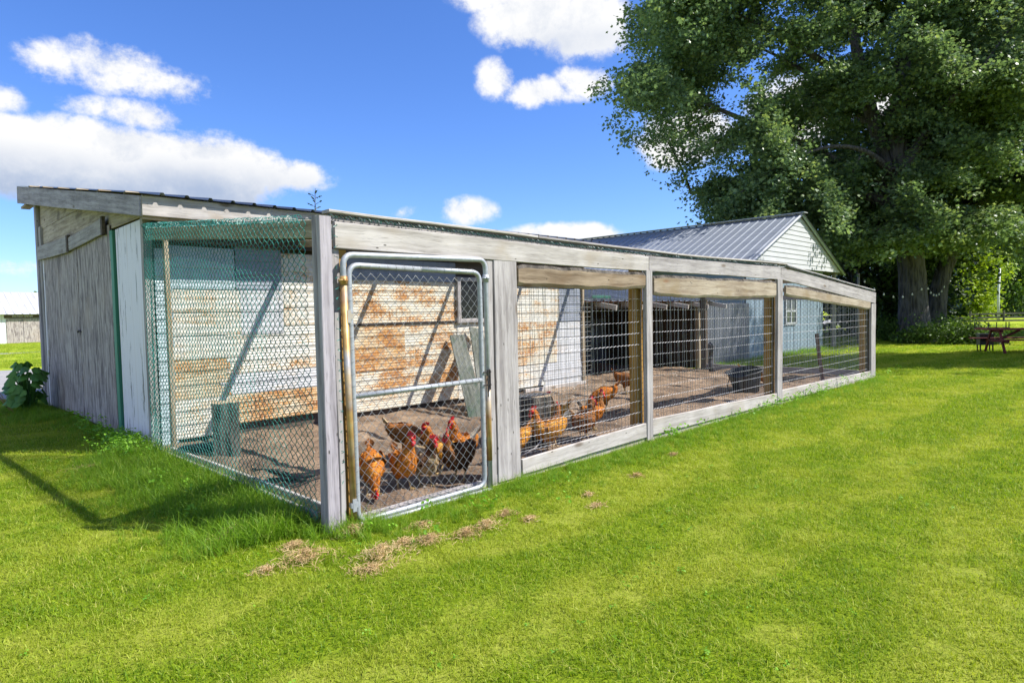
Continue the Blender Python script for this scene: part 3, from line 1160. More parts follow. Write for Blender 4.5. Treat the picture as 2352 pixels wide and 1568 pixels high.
# ------------------------------------------------------------------ the shed
def rib_sheet(x0, x1, z0, z1, y, step=.16, depth=.013, fine=.0045, cols=3, sag=0.0, seed=0):
    """sheet siding: a drip lap every step and fine reeding between; outer face towards -y"""
    prof = []
    z = z0
    n = max(1, round((z1 - z0) / step))
    st = (z1 - z0) / n
    for k in range(n):
        for q in range(8):
            zz = z0 + st * (k + q / 8)
            off = -depth * (1 - q / 8 * .85) - fine * (q % 2)
            prof.append((zz, off))
        prof.append((z0 + st * (k + .985), -.001))
    prof.append((z1, -depth * .4))
    vs, fs = [], []
    rr = random.Random(seed)
    m = cols
    tilt = rr.uniform(-.006, .006)
    for i in range(m + 1):
        u = i / m
        x = x0 + (x1 - x0) * u
        for (zz, off) in prof:
            vs.append((x - x0, off + rr.uniform(-.0012, .0012), zz - z0 + tilt * (u - .5) + sag * math.sin(u * 3)))
    P = len(prof)
    for i in range(m):
        for k in range(P - 1):
            fs.append((i * P + k, (i + 1) * P + k, (i + 1) * P + k + 1, i * P + k + 1))
    mb = MB()
    mb.add(vs, fs)
    return mb, Matrix.Translation((x0, y, z0))


def corr_roof(x0, x1, ya, za, yb, zb, pitch=.25, rib=.028, ribw=.06, t=.0):
    """ribbed sheet running down the slope from (yb,zb) to (ya,za)"""
    prof = []
    x = x0
    while x < x1 - 1e-6:
        prof += [(x, 0), (x + pitch - ribw, 0), (x + pitch - ribw * .72, rib), (x + pitch - ribw * .28, rib)]
        x += pitch
    prof.append((min(x, x1), 0))
    vs, fs = [], []
    for (y, z) in ((ya, za), (yb, zb)):
        for (px, h) in prof:
            vs.append((px, y, z + h))
    P = len(prof)
    for k in range(P - 1):
        fs.append((k, k + 1, P + k + 1, P + k))
    mb = MB()
    mb.add(vs, fs)
    return mb


def build_shed():
    sh = thing('coop_shed', 'old lean-to shed with grey plywood doors, ribbed metal roof and rusty sheet walls', 'shed', (0, 4, 0))
    SN = (-1, 0, 0)
    # gable end (faces left): roof underside runs z = 2.62 + .152*(y-3.6)
    def rz(y):
        return 2.74 + .163 * (y - 3.6)
    board('corner_post', (.06, 4.02, 0), (.06, 4.02, 2.66), .09, .09, SN, 'wood_grey', sh)
    board('white_panel', (.07, 4.66, .02), (.07, 4.68, 2.66), 1.16, .02, SN, 'paint_white', sh, wob=.002)
    board('green_strip', (.075, 5.40, .02), (.07, 5.42, 2.66), .12, .05, SN, 'paint_green', sh)
    for nm, ya, yb, yt in (('door', 5.48, 7.27, 7.29), ('door', 7.32, 9.72, 9.80)):
        o = board(nm, (.055, (ya + yb) / 2, .04), (.055, (ya + yt) / 2, 2.74), yb - ya - .01, .02, SN, 'plywood_grey', sh, w2=yt - ya - .01, wob=.002)
        if ya > 7:
            for z in (.95, 2.3):
                g = MB()
                g.box(.034, .043, 9.70, 9.78, z - .06, z + .06)
                g.build('hinge', 'pipe_stained', o)
        else:
            g = MB()
            g.tube([(.035, 7.22, 1.35), (.02, 7.28, 1.37), (.02, 7.36, 1.36), (.035, 7.42, 1.34)], .01, 5)
            g.build('latch', 'iron_dark', o)
    board('white_trim', (.06, 9.83, .02), (.06, 9.88, 2.75), .07, .03, SN, 'paint_white', sh)
    board('jamb_board', (.06, 9.98, 0), (.06, 10.02, 3.2), .16, .05, SN, 'wood_grey', sh)
    board('corner_post', (.05, 10.17, 0), (.05, 10.2, 3.78), .16, .08, SN, 'wood_purple', sh)
    # sliding-rail cover over the doors, in two lengths
    board('header_board', (.02, 5.65, 2.735), (.02, 7.62, 2.68), .20, .035, SN, 'wood_grey', sh)
    board('header_board', (.015, 7.66, 2.68), (.015, 10.05, 2.73), .24, .035, SN, 'wood_grey', sh)
    g = MB()
    g.box(-.012, .03, 7.60, 7.70, 2.57, 2.82)
    g.build('header_cleat', 'wood_dark', sh)
    g = MB()
    g.box(-.01, .03, 5.58, 5.66, 2.62, 2.86)
    g.build('header_cleat', 'wood_dark', sh)
    # boards of the gable above the doors
    zz = 2.69
    hs = (.20, .27, .27, .27, .25)
    for k, h in enumerate(hs):
        z0, z1 = zz + .004, zz + h
        ya = max(4.05 if k == 0 else 4.0, 3.6 + (z1 - 2.74) / .163 + .02)
        y0 = max(4.0, 3.6 + (z0 - 2.74) / .163 + .02)
        mb = MB()
        x0, x1 = .075 + .003 * (k % 2), .10
        yb = 10.1
        vs = [(x0, y0, z0), (x0, yb, z0), (x0, yb, z1), (x0, min(ya, yb), z1), (x1, y0, z0), (x1, yb, z0), (x1, yb, z1), (x1, min(ya, yb), z1)]
        # local frame: x along the board
        m = Matrix(((0, -1, 0), (1, 0, 0), (0, 0, 1))).to_4x4()
        m.translation = (x0, y0, z0)
        mi = m.inverted()
        mb.add([mi @ Vector(v) for v in vs], [(0, 3, 2, 1), (4, 5, 6, 7), (0, 1, 5, 4), (1, 2, 6, 5), (2, 3, 7, 6), (3, 0, 4, 7)])
        mb.build('gable_board', 'wood_gable', sh, matrix=m)
        zz = z1
    # back and far walls
    g = MB()
    g.box(.1, 7.9, 10.15, 10.22, 0, 3.75)
    g.build('back_wall', 'wood_grey', sh)
    # rake board and eave boards
    board('rake_board', (-.105, 3.56, 2.715), (-.105, 10.95, 3.885), .215, .035, SN, 'wood_purple', sh, w2=.31, segs=4)
    g = MB()
    g.box(-.08, .05, 10.4, 10.9, 3.62, 3.66)
    g.build('soffit_block', 'wood_tan', sh)
    for k in range(6):
        y = 4.2 + k * 1.15
        g = MB()
        g.box(-.08, .6, y, y + .09, rz(y) + .09, rz(y) + .135)
        g.build('purlin', 'wood_tan', sh)
    board('eave_board', (-.10, 3.555, 2.72), (3.9, 3.555, 2.72), .215, .035, FN, 'wood_pale', sh, segs=4)
    board('eave_board', (3.91, 3.555, 2.715), (8.0, 3.555, 2.70), .21, .035, FN, 'wood_pale', sh, segs=4)
    board('eave_board', (-.09, 3.60, 2.60), (3.5, 3.60, 2.585), .045, .04, FN, 'wood_tan', sh)
    # soffit beam under the eave
    board('wall_plate', (.1, 3.93, 2.50), (7.9, 3.93, 2.46), .20, .06, FN, 'wood_dark', sh)
    roof = corr_roof(-.14, 8.1, 3.47, 2.835, 10.98, 4.055).build('roof', 'roof_shed', sh)
    # sheet walls facing the run
    sheets = [
        (.12, .30, .05, 2.32, 'sheet_blue', .16), (.26, 1.02, 1.86, 2.36, 'sheet_blue', .25), (1.03, 1.62, 1.86, 2.40, 'sheet_steel', .2), (1.62, 2.35, 1.86, 2.34, 'sheet_cream', .2),
        (.24, 1.12, 1.03, 1.87, 'sheet_cream', .26), (1.08, 1.63, 1.30, 1.87, 'sheet_white', .26), (1.62, 2.36, 1.40, 1.88, 'sheet_cream', .22),
        (.22, .92, .56, 1.05, 'sheet_heavy', .15), (.22, .95, .10, .58, 'sheet_cream', .15), (.88, 2.36, .82, 1.42, 'sheet_cream', .17), (.80, 2.38, .56, .84, 'sheet_white', .18), (.90, 2.4, .20, .58, 'sheet_heavy', .12),
        (2.34, 4.60, 2.02, 2.34, 'sheet_steel', .16), (2.35, 4.60, 1.385, 2.03, 'sheet_rust', .155), (2.36, 3.55, .70, 1.37, 'sheet_heavy', .15), (3.52, 4.62, .70, 1.37, 'sheet_rust', .15),
        (2.36, 4.62, .12, .71, 'sheet_rust', .15), (4.60, 5.45, .10, 1.36, 'sheet_cream', .16),
        (5.42, 7.22, 1.33, 2.32, 'sheet_cream', .165), (7.20, 7.86, 1.33, 2.32, 'sheet_steel', .165), (5.40, 7.10, .55, 1.34, 'sheet_rust', .16), (7.05, 7.86, .55, 1.34, 'sheet_white', .16),
        (5.40, 6.75, .14, .57, 'sheet_cream', .16), (6.70, 7.86, .05, .57, 'sheet_white', .18)]
    for i, (a, b, c, d, mt, st) in enumerate(sheets):
        mb, m = rib_sheet(a, b, c, d, 3.985 - .004 * (i % 3), st, seed=i)
        mb.build('wall_sheet', mt, sh, matrix=m)
    g = MB()
    g.box(.13, 7.85, 4.03, 4.08, 0, 2.5)
    g.build('wall_backing', 'wood_dark', sh)
    board('seam_strip', (2.36, 3.962, 1.375), (4.58, 3.962, 1.385), .03, .006, FN, 'iron_dark', sh)
    board('foot_plank', (6.15, 3.93, .06), (7.92, 3.93, .06), .12, .04, FN, 'wood_pale', sh)
    # window
    g = MB()
    g.box(4.66, 5.36, 3.95, 3.965, 1.42, 2.04)
    win = g.build('window', 'window_dark', sh)
    for (a, b) in (((4.625, 3.94, 1.36), (4.625, 3.94, 2.11)), ((5.385, 3.94, 1.36), (5.385, 3.94, 2.11)), ((4.58, 3.945, 1.39), (5.43, 3.945, 1.39)), ((4.58, 3.945, 2.08), (5.43, 3.945, 2.08))):
        board('window_frame', a, b, .07, .05, FN, 'wood_grey', win)
    board('corner_trim', (7.90, 3.96, 0), (7.90, 3.96, 2.3), .07, .06, FN, 'wood_tan', sh)
    g = MB()
    g.box(7.86, 7.92, 4.05, 10.1, 0, 2.6)
    g.build('side_wall', 'wood_dark', sh)


build_shed()


def build_shelter():
    """open-fronted low shelter that carries on from the shed's end"""
    s = thing('open_shelter', 'low open-fronted animal shelter, dark inside, with grey sheet back wall', 'shelter', (10.4, 5.5, 0))
    back = 7.1
    for i in range(6):
        a = 7.95 + i * .88
        mb, m = rib_sheet(a, a + .89, 0.0, .62, back, .62, depth=.004, cols=6, seed=60 + i)
        mb.build('wall_sheet', 'sheet_grey', s, matrix=m)
        mb, m = rib_sheet(a, a + .89, .60, 1.3, back + .01, .7, depth=.004, cols=6, seed=80 + i)
        mb.build('wall_sheet', 'sheet_steel', s, matrix=m)
        board('back_plank', (a, back, 1.55), (a + .87, back, 1.55), .5, .02, FN, 'wood_dark', s)
    g = MB()
    g.box(12.98, 13.03, 4.1, 7.15, 0, 1.9)
    g.build('end_wall', 'wood_dark', s)
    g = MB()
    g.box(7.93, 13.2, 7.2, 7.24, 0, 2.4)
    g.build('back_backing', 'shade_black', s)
    # roof: falls to the front
    vs = [(7.93, 3.95, 1.70), (13.3, 3.95, 1.70), (13.3, 7.3, 2.30), (7.93, 7.3, 2.30)]
    g = MB()
    g.add(vs + [(x, y, z + .03) for x, y, z in vs], [(3, 2, 1, 0), (4, 5, 6, 7), (0, 1, 5, 4), (1, 2, 6, 5), (2, 3, 7, 6), (3, 0, 4, 7)])
    g.build('roof_deck', 'soffit_red', s)
    corr_roof(7.93, 13.4, 3.80, 1.715, 7.35, 2.35).build('roof', 'roof_shed', s)
    for i in range(6):
        x = 8.35 + i * .95
        board('rafter', (x, 3.45, 1.575), (x, 7.1, 2.22), .10, .045, (1, 0, 0), 'wood_pale', s)
    board('lintel', (7.95, 4.02, 1.60), (13.1, 4.02, 1.60), .09, .06, FN, 'wood_dark', s)
    for x, mt in ((10.5, 'wood_dark'), (12.75, 'wood_tan'), (13.0, 'wood_grey')):
        board('post', (x, 4.05, 0), (x, 4.05, 1.60), .10, .10, FN, mt, s)
    g = MB()
    g.box(9.2, 9.75, 6.7, 7.08, .05, .62)
    g.build('nest_box', 'wood_dark', s)
    board('green_sheet', (7.98, 3.78, 1.80), (8.6, 3.78, 1.80), .06, .02, FN, 'tarp_green', s)


build_shelter()


def build_grey_wall():
    s = thing('grey_sheet_fence', 'grey vertical sheet metal fence between the shelter and the white gabled house', 'fence', (14.5, 4.1, 0))
    for i in range(5):
        x = 13.2 + i * .535
        mb = MB()
        vs, fs = [], []
        P = 14
        for j, z in enumerate((0, 1.66)):
            for k in range(P + 1):
                vs.append((k * .535 / P, .010 * (1 if (k // 2) % 2 else -1), z))
        for k in range(P):
            fs.append((k, k + 1, P + 2 + k, P + 1 + k))
        mb.add(vs, fs)
        mb.build('fence_sheet', 'sheet_grey', s, matrix=Matrix.Translation((x, 4.1, 0)))
    board('fence_rail', (13.1, 4.14, 1.62), (15.9, 4.14, 1.62), .08, .04, FN, 'wood_grey', s)


build_grey_wall()


# ------------------------------------------------------------------ the white gabled house
def build_house():
    h = thing('white_house', 'white gabled outbuilding with grey ribbed metal roof and lower walls coloured blue for shade', 'house', (19.5, 8, 0))
    L, T, Rr = (15.6, 2.80), (19.45, 4.52), (23.47, 2.78)
    n = 11
    z0, z1 = 2.78, 4.46
    for k in range(n):
        a, b = z0 + (z1 - z0) * k / n, z0 + (z1 - z0) * (k + 1) / n
        def xs(z):
            u = (z - 2.79) / (T[1] - 2.79)
            u = max(0, u)
            return L[0] + (T[0] - L[0]) * u, Rr[0] + (T[0] - Rr[0]) * u
        (la, ra), (lb, rb) = xs(a), xs(b)
        mb = MB()
        yb, yt, yi = 3.985, 4.0, 4.05
        vs = [(la, yb, a), (ra, yb, a), (rb, yt, b), (lb, yt, b), (la, yi, a), (ra, yi, a), (rb, yi, b), (lb, yi, b)]
        mb.add(vs, [(0, 1, 2, 3), (7, 6, 5, 4), (1, 0, 4, 5), (2, 1, 5, 6), (3, 2, 6, 7), (0, 3, 7, 4)])
        mb.build('siding_course', 'vinyl_white', h)
    # roof: two ribbed slopes, ridge runs away from the viewer
    for side in (0, 1):
        xe, ze = (15.42, 2.73) if side == 0 else (23.65, 2.71)
        prof = []
        y = 3.86
        pitch, rib = .30, .02
        while y < 16.0:
            prof += [(y, 0), (y + pitch - .10, 0), (y + pitch - .065, rib), (y + pitch - .035, rib)]
            y += pitch
        prof.append((y, 0))
        P = len(prof)
        vs = [(xe, py, ze + q) for py, q in prof] + [(19.45, py, 4.56 + q) for py, q in prof]
        fs = [(k, k + 1, P + k + 1, P + k) for k in range(P - 1)]
        mb = MB()
        mb.add(vs, fs)
        rf = mb.build('roof', 'roof_steel', h)
        if side == 0:
            mb = MB()
            mb.bar((19.45, 3.8, 4.60), (19.45, 16.1, 4.60), .02, .30)
            mb.build('ridge_cap', 'trim_grey', rf)
    board('rake_trim', (15.42, 3.92, 2.72), (19.45, 3.92, 4.55), .07, .05, FN, 'vinyl_white', h)
    board('rake_trim', (19.45, 3.92, 4.55), (23.66, 3.92, 2.70), .07, .05, FN, 'trim_green', h)
    # lower wall in upright boards
    x = 15.9
    k = 0
    while x < 22.2:
        w = .30
        board('wall_board', (x + w / 2, 4.22 + .006 * (k % 2), 0), (x + w / 2, 4.22 + .006 * (k % 2), 2.79), w - .012, .03, FN, 'siding_shade_blue', h, segs=1, wob=0)
        x += w
        k += 1
    g = MB()
    g.box(15.9, 23.4, 4.9, 5.0, 0, 2.78)
    g.box(15.86, 15.92, 4.26, 15.8, 0, 2.75)
    g.build('wall_core', 'siding_shade_blue', h)
    # windows
    for (xa, xb, za, zb, y) in ((18.75, 19.6, 1.0, 1.80, 4.19), (22.35, 22.85, .85, 1.75, 4.87), (22.95, 23.35, .85, 1.75, 4.87)):
        g = MB()
        g.box(xa, xb, y - .01, y + .01, za, zb)
        w = g.build('window', 'window_glass', h)
        for a, b in (((xa, y - .02, za), (xa, y - .02, zb)), ((xb, y - .02, za), (xb, y - .02, zb)), ((xa - .04, y - .02, za), (xb + .04, y - .02, za)), ((xa - .04, y - .02, zb), (xb + .04, y - .02, zb)),
                     (((xa + xb) / 2, y - .018, za), ((xa + xb) / 2, y - .018, zb)), ((xa, y - .018, (za + zb) / 2), (xb, y - .018, (za + zb) / 2))):
            board('window_frame', a, b, .06, .03, FN, 'trim_grey', w, segs=1, wob=0)
    board('porch_post', (23.35, 4.2, 0), (23.35, 4.2, 2.78), .12, .12, FN, 'wood_grey', h)


build_house()


def build_barn():
    b = thing('distant_barn', 'low far barn with pale metal roof, white siding and grey doors beyond the lane', 'barn', (3, 57, 0))
    corr_roof(-12, 13.5, 54.6, 2.13, 59.5, 3.92, pitch=.45, rib=.03, ribw=.1).build('roof', 'roof_barn', b)
    corr_roof(-12, 13.5, 59.52, 3.92, 64.4, 2.13, pitch=.45, rib=.03, ribw=.1).build('roof', 'roof_barn', b)
    x = -2.0
    while x < 4.9:
        board('wall_board', (x + .22, 55.02, 0), (x + .22, 55.02, 2.2), .43, .04, FN, 'barn_white', b, segs=1, wob=0)
        x += .45
    g = MB()
    g.box(-12, 13.4, 55.08, 64, 0, 2.1)
    g.build('wall_core', 'barn_white', b)
    for x0, x1 in ((5.0, 6.0), (6.02, 7.0), (7.02, 8.0)):
        board('door', ((x0 + x1) / 2, 54.98, .02), ((x0 + x1) / 2, 54.98, 1.80), x1 - x0, .04, FN, 'plywood_grey', b, segs=1, wob=0)
    lt = board('lintel', (4.9, 54.95, 1.97), (8.1, 54.95, 1.97), .24, .05, FN, 'wood_dark', b, segs=1, wob=0)
    cu = bpy.data.curves.new('sign_lettering', 'FONT')
    cu.body = 'DO NOT ENTER'
    cu.size = .17
    cu.extrude = .004
    cu.align_x = 'CENTER'
    tmp = bpy.data.objects.new('sign_lettering', cu)
    COL.objects.link(tmp)
    dg = bpy.context.evaluated_depsgraph_get()
    me = bpy.data.meshes.new_from_object(tmp.evaluated_get(dg))
    bpy.data.objects.remove(tmp, do_unlink=True)
    me.materials.clear()
    me.materials.append(MATS['letter_white'])
    m = Matrix.Translation((5.98, 54.915, 1.93)) @ Matrix.Rotation(R(90), 4, 'X')
    link('sign_lettering', me, lt, m)


build_barn()


# ------------------------------------------------------------------ picnic table, fence, poles, lights
def build_yard():
    ax = Vector((.474, -.88, 0)).normalized()
    ang = math.atan2(ax.y, ax.x)
    t = thing('picnic_table', 'dark red wooden picnic table on the lawn under the big tree', 'picnic table', (22.6, -1.3, 0), rot=ang)
    Mt = world_of(t)

    def P(x, y, z):
        return Mt @ Vector((x, y, z))

    def bd(nm, a, b, w, th, nrm, parent=t):
        return board(nm, P(*a), P(*b), w, th, Mt.to_3x3() @ Vector(nrm), 'wood_red', parent, segs=1, wob=.002)
    for k in range(5):
        y = -.36 + k * .18
        bd('table_plank', (-.95, y, .73), (.95 + .35, y, .73), .172, .038, (0, 0, 1))
    for s in (-1, 1):
        for q in (.0, .14):
            bd('seat_plank', (-.95, s * (.66 + q), .42), (1.3, s * (.66 + q), .42), .13, .036, (0, 0, 1))
    for x in (-.55, .9):
        for s in (-1, 1):
            bd('leg', (x, s * .70, .0), (x, s * .28, .71), .09, .045, (1, 0, 0))
        bd('cross_beam', (x + .045, -.80, .37), (x + .045, .80, .37), .09, .04, (1, 0, 0))
        bd('cross_beam', (x + .045, -.38, .67), (x + .045, .38, .67), .09, .04, (1, 0, 0))
    bd('brace', (-.48, 0, .38), (.1, 0, .70), .07, .04, (0, 1, 0))
    bd('brace', (.83, 0, .38), (.3, 0, .70), .07, .04, (0, 1, 0))
    # rack of upright pegs lying on the table
    r = thing('peg_rack', 'dark iron rack of six upright pegs lying on the red picnic table', 'rack', P(-.55, .1, .755), rot=ang)
    g = MB()
    g.bar(P(-1.05, .18, .768), P(-.1, .18, .768), .02, .05)
    g.build('bar', 'iron_dark', r)
    for x in (-1.03, -.92, -.66, -.45, -.2, -.12):
        g = MB()
        g.tube([P(x, .18, .77), P(x + .003, .18, .93)], .014, 6)
        g.tube([P(x + .003, .18, .925), P(x + .003, .18, .94)], .024, 6)
        g.build('peg', 'iron_dark', r)
    # dark grill standing behind
    q = thing('grill_box', 'small black grill box standing behind the near end of the picnic table', 'grill', (23.15, -.45, 0), rot=ang)
    Mq = world_of(q)
    g = MB()
    for a, b, c, d, e, f in ((-.20, .20, -.15, .15, .20, .24), (-.19, .19, -.14, .14, .24, .52), (-.21, .21, -.16, .16, .52, .56)):
        g.box(a, b, c, d, e, f)
    g.build('body', 'black_plastic', q, matrix=Mq)
    for sx in (-.17, .17):
        for sy in (-.12, .12):
            g = MB()
            g.bar((sx, sy, 0), (sx, sy, .20), .03, .03)
            g.build('leg', 'iron_dark', q, matrix=Mq)
    # rail fence far off
    lat = Vector((.702, -.712, 0)).normalized()
    base = Vector((66.7, 4.4, 0))
    f = thing('rail_fence', 'weathered grey rail fence along the far edge of the sunny lawn', 'fence', base)
    for k in range(-2, 6):
        p = base + lat * (k * 2.9)
        g = MB()
        g.bar(p, p + Vector((0, 0, .95)), .14, .14, up=(1, 0, 0))
        g.build('post', 'fence_grey', f)
        if k < 5:
            for z in (.08, .36, .68):
                g = MB()
                g.bar(p + Vector((0, 0, z)), p + lat * 2.9 + Vector((0, 0, z + rng.uniform(-.03, .03))), .15, .06)
                g.build('rail', 'fence_grey', f)
    o = MB()
    p = base + lat * .1 + Vector((.5, .5, 0))
    o.tube([p, p + Vector((.05, .05, 2.2)), p + Vector((-.05, -.05, 4.6))], [.11, .10, .07], 8)
    tag(o.build('white_pole', 'pole_white', None, True), 'slim pale pole rising behind the far rail fence', 'pole')
    o = MB()
    o.tube([(25.6, 4.0, 0), (25.58, 4.0, 2.8)], [.05, .045], 8)
    o.tube([(25.58, 4.0, 2.8), (25.58, 4.0, 2.83)], [.055, .03], 8)
    tag(o.build('light_pole', 'wood_grey', None, True), 'thin grey wooden pole beside the house holding the string lights', 'pole')
    s = thing('string_lights', 'string of small white bulbs slung between the pole and the big tree trunks', 'string lights', (25.6, 3.95, 0))
    g = MB()
    pts = []
    bulbs = []
    for A, B, sag, n in (((25.6, 3.95, 2.75), (27.85, 2.15, 2.35), .62, 7), ((27.85, 2.15, 2.35), (31.6, 2.2, 2.5), .45, 7)):
        A, B = Vector(A), Vector(B)
        for k in range(21):
            u = k / 20
            q = A.lerp(B, u) - Vector((0, 0, sag * 4 * u * (1 - u)))
            pts.append(q)
        for k in range(n):
            u = (k + .5) / n
            bulbs.append(A.lerp(B, u) - Vector((0, 0, sag * 4 * u * (1 - u))))
    g.tube(pts, .008, 4, cap=False)
    g.build('cable', 'iron_dark', s)
    for q in bulbs:
        g = MB()
        g.tube([q, q - Vector((0, 0, .03)), q - Vector((0, 0, .06)), q - Vector((0, 0, .09)), q - Vector((0, 0, .105))], [.014, .018, .034, .034, .008], 7)
        g.build('bulb', 'bulb_white', s, True)


build_yard()


# ------------------------------------------------------------------ things inside the run
def log_piece(name, x, y, r, h, mat, label, square=False, top='bark_stump_end', lean=0.0):
    z = dirt_z(x, y) - .03
    t = thing(name, label, 'log', (x, y, z))
    g = MB()
    n = 16
    rr = random.Random(int(x * 100))
    prof = [1 + rr.uniform(-.07, .07) for _ in range(n)]
    if square:
        prof = [min(1.25, 1 / max(abs(math.cos(2 * math.pi * k / n + .3)), abs(math.sin(2 * math.pi * k / n + .3)))) * rr.uniform(.95, 1.03) for k in range(n)]
    vs, fs = [], []
    lv = [(0, 1.06), (.2, .99), (.55, .97), (.9, 1.0), (1, .97)]
    for u, s in lv:
        for k in range(n):
            a = 2 * math.pi * k / n
            vs.append((x + lean * u + math.cos(a) * r * prof[k] * s, y + math.sin(a) * r * prof[k] * s, z + h * u + rr.uniform(-.008, .008)))
    for i in range(len(lv) - 1):
        for k in range(n):
            fs.append((i * n + k, i * n + (k + 1) % n, (i + 1) * n + (k + 1) % n, (i + 1) * n + k))
    g.add(vs, fs)
    g.build('bark', mat, t, False)
    g = MB()
    ring = [vs[(len(lv) - 1) * n + k] for k in range(n)]
    g.add([(x + lean, y, z + h + .004)] + [(p[0], p[1], p[2] + .002) for p in ring], [(0, k + 1, (k + 1) % n + 1) for k in range(n)])
    g.build('cut_end', top, t)
    return t


def build_contents():
    log_piece('log_block', .45, 2.95, .135, .60, 'bark_log', 'grey squared log block standing upright behind the green net', True)
    log_piece('log_stump', 3.02, .86, .225, .55, 'bark_log', 'dark round log stump standing behind the first wire panel', False, lean=.02)
    # leaning mossy boards
    t = thing('leaning_board', 'mossy pale boards leaning against the shed wall behind the gate', 'board', (4.0, 3.0, 0))
    board('plank', (3.78, 2.62, .03), (4.50, 3.86, 1.16), .24, .03, (-.45, -.75, .3), 'wood_moss', t)
    board('plank', (4.12, 2.75, .03), (4.92, 3.86, 1.26), .24, .03, (-.3, -.85, .4), 'wood_moss', t)
    # black tub tipped over
    t = thing('black_tub', 'black plastic tub tipped on its side near the second post', 'tub', (8.75, .95, .05))
    m = Matrix.Translation((8.68, .95, .22)) @ Euler((R(8), R(-12), R(-38))).to_matrix().to_4x4()
    g = MB()
    sec = []
    for (z, w) in ((-.19, .17), (.17, .24), (.19, .265), (.20, .25), (-.16, .155)):
        for k in range(16):
            a = 2 * math.pi * k / 16
            c, s = math.cos(a), math.sin(a)
            q = (abs(c) ** 4 + abs(s) ** 4) ** -.25
            sec.append((c * q * w * 1.1, s * q * w, z))
    fs = []
    for i in range(4):
        for k in range(16):
            fs.append((i * 16 + k, i * 16 + (k + 1) % 16, (i + 1) * 16 + (k + 1) % 16, (i + 1) * 16 + k))
    fs.append(tuple(range(15, -1, -1)))
    fs.append(tuple(64 + k for k in range(16)))
    g.add(sec, fs)
    g.build('shell', 'black_plastic', t, matrix=m)
    g = MB()
    g.tube([m @ Vector(p) for p in ((-.26, 0, .15), (-.34, 0, .02), (-.33, 0, -.1), (-.2, 0, -.17))], .008, 6)
    g.build('handle', 'iron_dark', t)
    # half-buried tyre
    t = thing('old_tyre', 'half-buried black tyre lying by the foot of the green net', 'tyre', (.36, 3.42, 0))
    vs, fs = [], []
    for i in range(24):
        a = 2 * math.pi * i / 24
        for k in range(8):
            b = 2 * math.pi * k / 8
            rr = .19 + .07 * math.cos(b)
            vs.append((.36 + rr * math.cos(a), 3.42 + rr * math.sin(a), .05 + .075 * math.sin(b) - .03 * math.sin(a)))
    for i in range(24):
        for k in range(8):
            fs.append((i * 8 + k, ((i + 1) % 24) * 8 + k, ((i + 1) % 24) * 8 + (k + 1) % 8, i * 8 + (k + 1) % 8))
    g = MB()
    g.add(vs, fs)
    g.build('tread', 'rubber', t, True)
    t = board('iron_stake', (11.36, .55, .0), (11.1, .58, .98), .07, .03, (-.7, -.7, 0), 'iron_brown', None)
    tag(t, 'rust brown flat stake leaning in the far end of the run', 'stake')
    g = MB()
    pts = [(11.75, 3.15, .02), (11.72, 3.18, .25), (11.78, 3.2, .5), (11.70, 3.17, .66), (11.74, 3.2, .72)]
    g.tube(pts, [.07, .055, .06, .065, .03], 7)
    g.tube([(11.74, 3.19, .45), (11.66, 3.1, .55), (11.64, 3.05, .66)], [.035, .03, .015], 6)
    tag(g.build('gnarled_branch', 'bark', None, True), 'gnarled branch stub standing by the rear corner post of the run', 'branch')
    g = MB()
    x, y, z = 8.9, 3.75, .06
    for k, (r0, zz) in enumerate(((.07, 0), (.11, .03), (.12, .075), (.10, .07), (.02, .03))):
        for q in range(14):
            a = 2 * math.pi * q / 14
            g.v.append((x + r0 * math.cos(a), y + r0 * math.sin(a), z + zz))
            g.t.append(.5)
    for k in range(4):
        for q in range(14):
            g.f.append((k * 14 + q, k * 14 + (q + 1) % 14, (k + 1) * 14 + (q + 1) % 14, (k + 1) * 14 + q))
    g.f.append(tuple(range(13, -1, -1)))
    g.f.append(tuple(56 + q for q in range(14)))
    tag(g.build('orange_bowl', 'orange_plastic', None, True), 'small orange bowl on the dirt at the shelter front', 'bowl')
    for nm, pts, r0, lab in (('dead_stick', [(.30, 1.95, .06), (.40, 1.6, .09), (.42, 1.2, .07), (.55, .85, .05)], .025, 'dark dead stick lying on the dirt behind the green net'),
                             ('dead_stick', [(.25, 1.5, .06), (.5, 1.25, .07), (.75, 1.2, .05)], .018, 'shorter dark stick crossing another behind the green net'),
                             ('bare_twig', [(2.36, .42, .05), (2.52, .36, .12), (2.60, .33, .20), (2.58, .34, .26)], .010, 'pale bent twig on the dirt beside the log stump')):
        g = MB()
        g.tube(pts, [r0, r0 * .9, r0 * .8, r0 * .4][:len(pts)], 6)
        tag(g.build(nm, 'bark_log' if nm == 'dead_stick' else 'wood_pale', None, True), lab, 'stick')
    # pebbles and straw
    rr = random.Random(5)
    g = MB()
    for i in range(900):
        x, y = rr.uniform(.2, 12.2), rr.uniform(.15, 3.85) if rr.random() < .8 else rr.uniform(3.9, 6)
        if x < 7.9 and y > 3.85:
            continue
        z = dirt_z(x, y)
        r0 = rr.uniform(.006, .022) * (1 if rr.random() < .93 else 1.8)
        vs = []
        for k in range(5):
            a = k * 1.2566 + rr.uniform(-.3, .3)
            vs.append((x + math.cos(a) * r0 * rr.uniform(.7, 1.2), y + math.sin(a) * r0 * rr.uniform(.7, 1.2), z + r0 * rr.uniform(0, .3)))
        vs.append((x, y, z + r0 * .9))
        g.add(vs, [(k, (k + 1) % 5, 5) for k in range(5)])
    tag(g.build('pebbles', 'stone'), 'small pebbles and crumbs of earth scattered over the run floor', 'pebbles', kind='stuff')
    g = MB()
